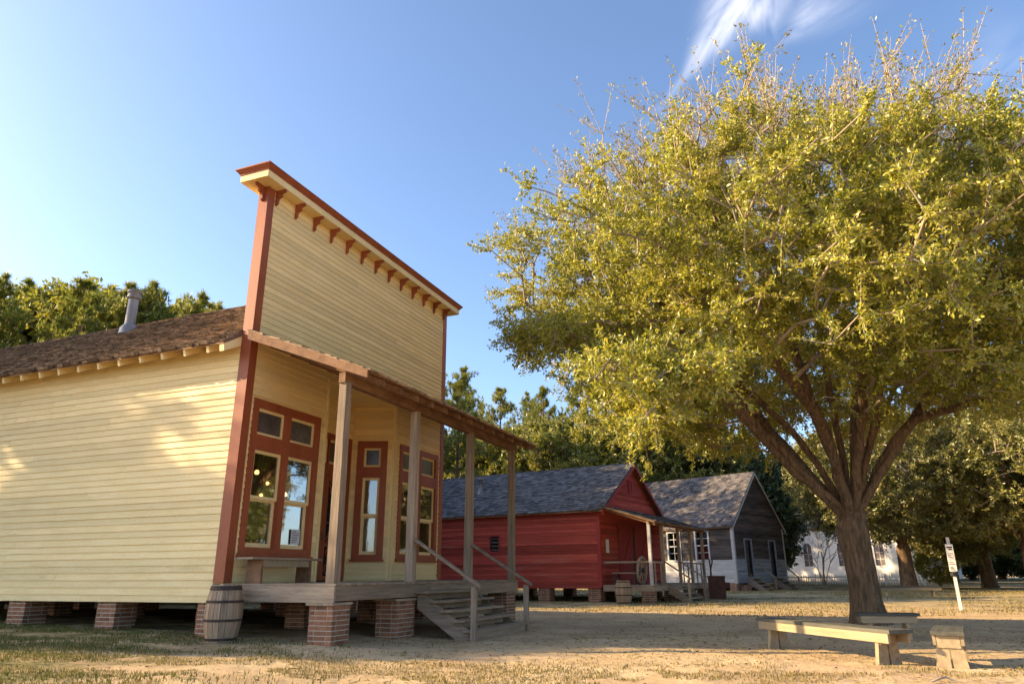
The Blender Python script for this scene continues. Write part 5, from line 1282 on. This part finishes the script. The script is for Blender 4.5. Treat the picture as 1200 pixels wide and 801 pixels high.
for k, (px, yt, Y) in enumerate(((-15, 345, 38), (32, 350, 40), (75, 345, 38), (112, 352, 41), (145, 350, 38), (180, 356, 40), (212, 362, 38), (244, 366, 41))):
    X, Y, s = by_px(px, yt, Y, 9.3); place((brB, brA)[k % 2], X, Y, s, 'leafy tree among the pines above the yellow store roof, %s from the left' % ORD[k], 'leafy trees beyond the yellow store roof')
for k, (px, yt, Y) in enumerate(((838, 508, 57), (862, 530, 58), (915, 540, 90))):
    X, Y, s = by_px(px, yt, Y, 9.3); place(dkA, X, Y, s, 'dark evergreen behind the grey house, %s from the left' % ORD[k], 'evergreens behind the grey house')
for k, (px, yt, Y) in enumerate(((960, 560, 95), (1010, 555, 92), (1085, 560, 84), (1120, 575, 72), (1150, 560, 80), (1185, 570, 70), (1225, 560, 76))):
    X, Y, s = by_px(px, yt, Y, 9.3); place(dkA, X, Y, s, 'dark evergreen in the wood behind church and oaks, %s from the left' % ORD[k], 'evergreens of the far wood')
for k, (X, Y, s, sz) in enumerate(((27, 22, 1.0, 1.0), (38, 11, 1.1, 1.1), (34, 28, 1.1, 1.1), (40, 19, 1.2, 1.1), (50, 12, 1.2, 1.2), (46, 33, 1.2, 1.3), (52, 24, 1.3, 1.3), (58, 40, 1.3, 1.3))):  # off-frame trees, added so the store windows reflect a treeline
    place(oakA if k % 2 else dkA, X, Y, s, 'tree beyond the right edge, %s in order of distance from the camera' % ORD[k], 'trees beyond the right edge', sz=sz)
# shrub beside the church
q = at_depth(1102, 684, 50); shrub = place(brA, q[0], 50, 0.32, 'small green shrub between the two oaks near the church', None)
# off-frame trees on the left whose long shadows fall over the grass and the side wall
for (X, Y, s, sz, lab) in ((-27.5, 18.0, 1.1, 1.42, 'tall leafy tree beyond the left edge, nearest the store'), (-33.0, 25.5, 1.05, 1.3, 'tall leafy tree beyond the left edge, by the rear of the store'), (-26.0, 13.6, 0.62, 1.8, 'slim leafy tree beyond the left edge, nearest the camera'), (-38.0, 21.0, 1.1, 1.5, 'tall leafy tree beyond the left edge, farthest from the store')):
    place(oakB, X, Y, s, lab, 'trees beyond the left edge', sz=sz)
for k, (X, Y, s) in enumerate(((-6.0, 45.0, 0.8), (-9.5, 48.5, 0.85), (-12.5, 43.0, 0.8), (-7.5, 52.0, 0.85), (-3.5, 41.5, 0.62))):  # unseen pines, added to cast shade on the grey house
    place(pines[k], X, Y, s, 'added shade-casting pine hidden behind the false front, %s from the red storehouse' % ORD[k], 'unseen shade pines behind the false front')
for k, (X, Y, s) in enumerate(((-11.5, 30.0, 0.95), (-16.5, 32.0, 1.1), (-21.0, 30.5, 1.15))):  # unseen evergreens, added to keep the red side wall in shade
    place(dkA, X, Y, s, 'unseen evergreen added for shade behind the yellow store, %s from the red storehouse' % ORD[k], 'unseen shade evergreens behind the yellow store')
# bare multi-stemmed tree by the church
bt = thing('bare_tree', 'small leafless many-stemmed tree in front of the church wall', 'tree', (*at_depth(966, 683, 54)[:2], g(*at_depth(966, 683, 54)[:2]) - 0.05))
p0, p1, rr0 = [], [], []
def br_(p, d, L, r_, depth):
    n = 3
    for k in range(n):
        d = d + rng.normal(0, 0.10, 3); d /= np.linalg.norm(d); q = p + d * L / n; p0.append(p); p1.append(q); rr0.append(r_ * (1 - 0.1 * k)); p = q
    if depth:
        for _ in range(3 if depth > 1 else 4):
            dd = d + rng.normal(0, 0.38, 3); dd[2] = abs(dd[2]) * 0.8 + 0.15; br_(p, dd / np.linalg.norm(dd), L * rng.uniform(0.55, 0.8), r_ * 0.6, depth - 1)
for k in range(6):
    a = k * 1.05; br_(np.array([0.06 * math.cos(a), 0.06 * math.sin(a), 0]), np.array([0.24 * math.cos(a), 0.24 * math.sin(a), 1.0]), 1.7, 0.045, 3)
bv, bf = sticks(np.array(p0), np.array(p1), np.array(rr0), np.array(rr0) * 0.8); link('trunk', np_mesh('trunk', bv, bf), twig_mat, bt)

# ================================================================== GROUND COVER
def st_inside(X, Y):
    ca, sa = math.cos(ANG), -math.sin(ANG); dx_, dy_ = X - C0[0], Y - C0[1]
    lx = dx_ * math.cos(ANG) - dy_ * math.sin(ANG); ly = dx_ * math.sin(ANG) + dy_ * math.cos(ANG)
    return (lx > -16) & (lx < 2.1) & (ly > 0.25) & (ly < 7.7)
def grass(name, n, xr, yr, mask, hmin, hmax, mat, w=0.007, lean=0.7):
    X = rng.uniform(*xr, n); Y = rng.uniform(*yr, n); k = mask(X, Y) & ~st_inside(X, Y); X, Y = X[k], Y[k]; Z = gz(X, Y) - 0.004
    a = rng.uniform(0, 6.283, len(X)); Hh = rng.uniform(hmin, hmax, len(X)); l = rng.uniform(0, lean, len(X)); b = rng.uniform(0, 6.283, len(X))
    v = np.empty((len(X), 3, 3)); v[:, 0] = np.stack([X + np.cos(a) * w, Y + np.sin(a) * w, Z], 1); v[:, 1] = np.stack([X - np.cos(a) * w, Y - np.sin(a) * w, Z], 1)
    v[:, 2] = np.stack([X + np.cos(b) * l * Hh, Y + np.sin(b) * l * Hh, Z + Hh * np.sqrt(1 - np.minimum(l, 0.95) ** 2)], 1)
    return link(name, np_mesh(name, v.reshape(-1, 3), np.arange(len(X) * 3).reshape(-1, 3)), mat)
pat = lambda X, Y, s=1.1, t=0.5, sd=77: vnoise(X * s, Y * s * 1.4, sd) * 0.65 + vnoise(X * s * 3, Y * s * 3.5, sd + 1) * 0.35 > t
o = grass('green_grass', 60000, (-13, -1.0), (6.5, 15.5), lambda X, Y: pat(X, Y, 0.9, 0.42) & (rng.random(len(X)) < np.clip((-X - 1.5) / 4, 0.05, 1)), 0.02, 0.075, green_grass); tag(o, 'short green grass in the shade beside the yellow store', 'grass', kind='stuff')
o = grass('dry_grass', 150000, (-11, 12), (5.5, 11.6), lambda X, Y: pat(X, Y, 1.3, 0.46, 91) & (rng.random(len(X)) < np.clip((10.4 - Y - 0.09 * X) / 1.2, 0.04, 1)), 0.012, 0.05, dry_grass); tag(o, 'dry yellow grass along the sunlit foreground', 'grass', kind='stuff')
o = grass('lawn_grass', 120000, (-8, 42), (20, 60), lambda X, Y: pat(X, Y, 0.30, 0.47, 61), 0.03, 0.09, dry_grass, w=0.016); tag(o, 'thin dry lawn grass around the far buildings', 'grass', kind='stuff')
nl = 6000
X = rng.uniform(-9, 16, nl); Y = rng.uniform(6, 26, nl); k = ~st_inside(X, Y) & (rng.random(nl) < 0.25 + 0.75 * np.exp(-((X - 7) ** 2 + (Y - 14) ** 2) / 60)); X, Y = X[k], Y[k]
v, f = leaf_quads(np.stack([X, Y, gz(X, Y) + 0.008], 1), np.stack([rng.normal(0, 1, len(X)), rng.normal(0, 1, len(X)), rng.normal(0.05, 0.12, len(X))], 1), rng.uniform(0.025, 0.06, len(X)), rng.uniform(0.012, 0.028, len(X)))
tag(link('fallen_leaves', np_mesh('fallen_leaves', v, f), litter_mat), 'brown fallen leaves scattered on the sandy ground', 'leaves', kind='stuff')

ns_ = 9000
X = rng.uniform(-9, 12, ns_); Y = rng.uniform(6, 15, ns_); k = ~st_inside(X, Y) & pat(X, Y, 0.8, 0.45, 33); X, Y = X[k], Y[k]
v, f = leaf_quads(np.stack([X, Y, gz(X, Y) + 0.012], 1), np.stack([rng.normal(0, 1, len(X)), rng.normal(0, 1, len(X)), rng.normal(0.02, 0.08, len(X))], 1), rng.uniform(0.04, 0.14, len(X)), rng.uniform(0.006, 0.014, len(X)))
tag(link('straw_litter', np_mesh('straw_litter', v, f), dry_grass), 'loose straw and pine needles strewn over the dirt', 'straw', kind='stuff')
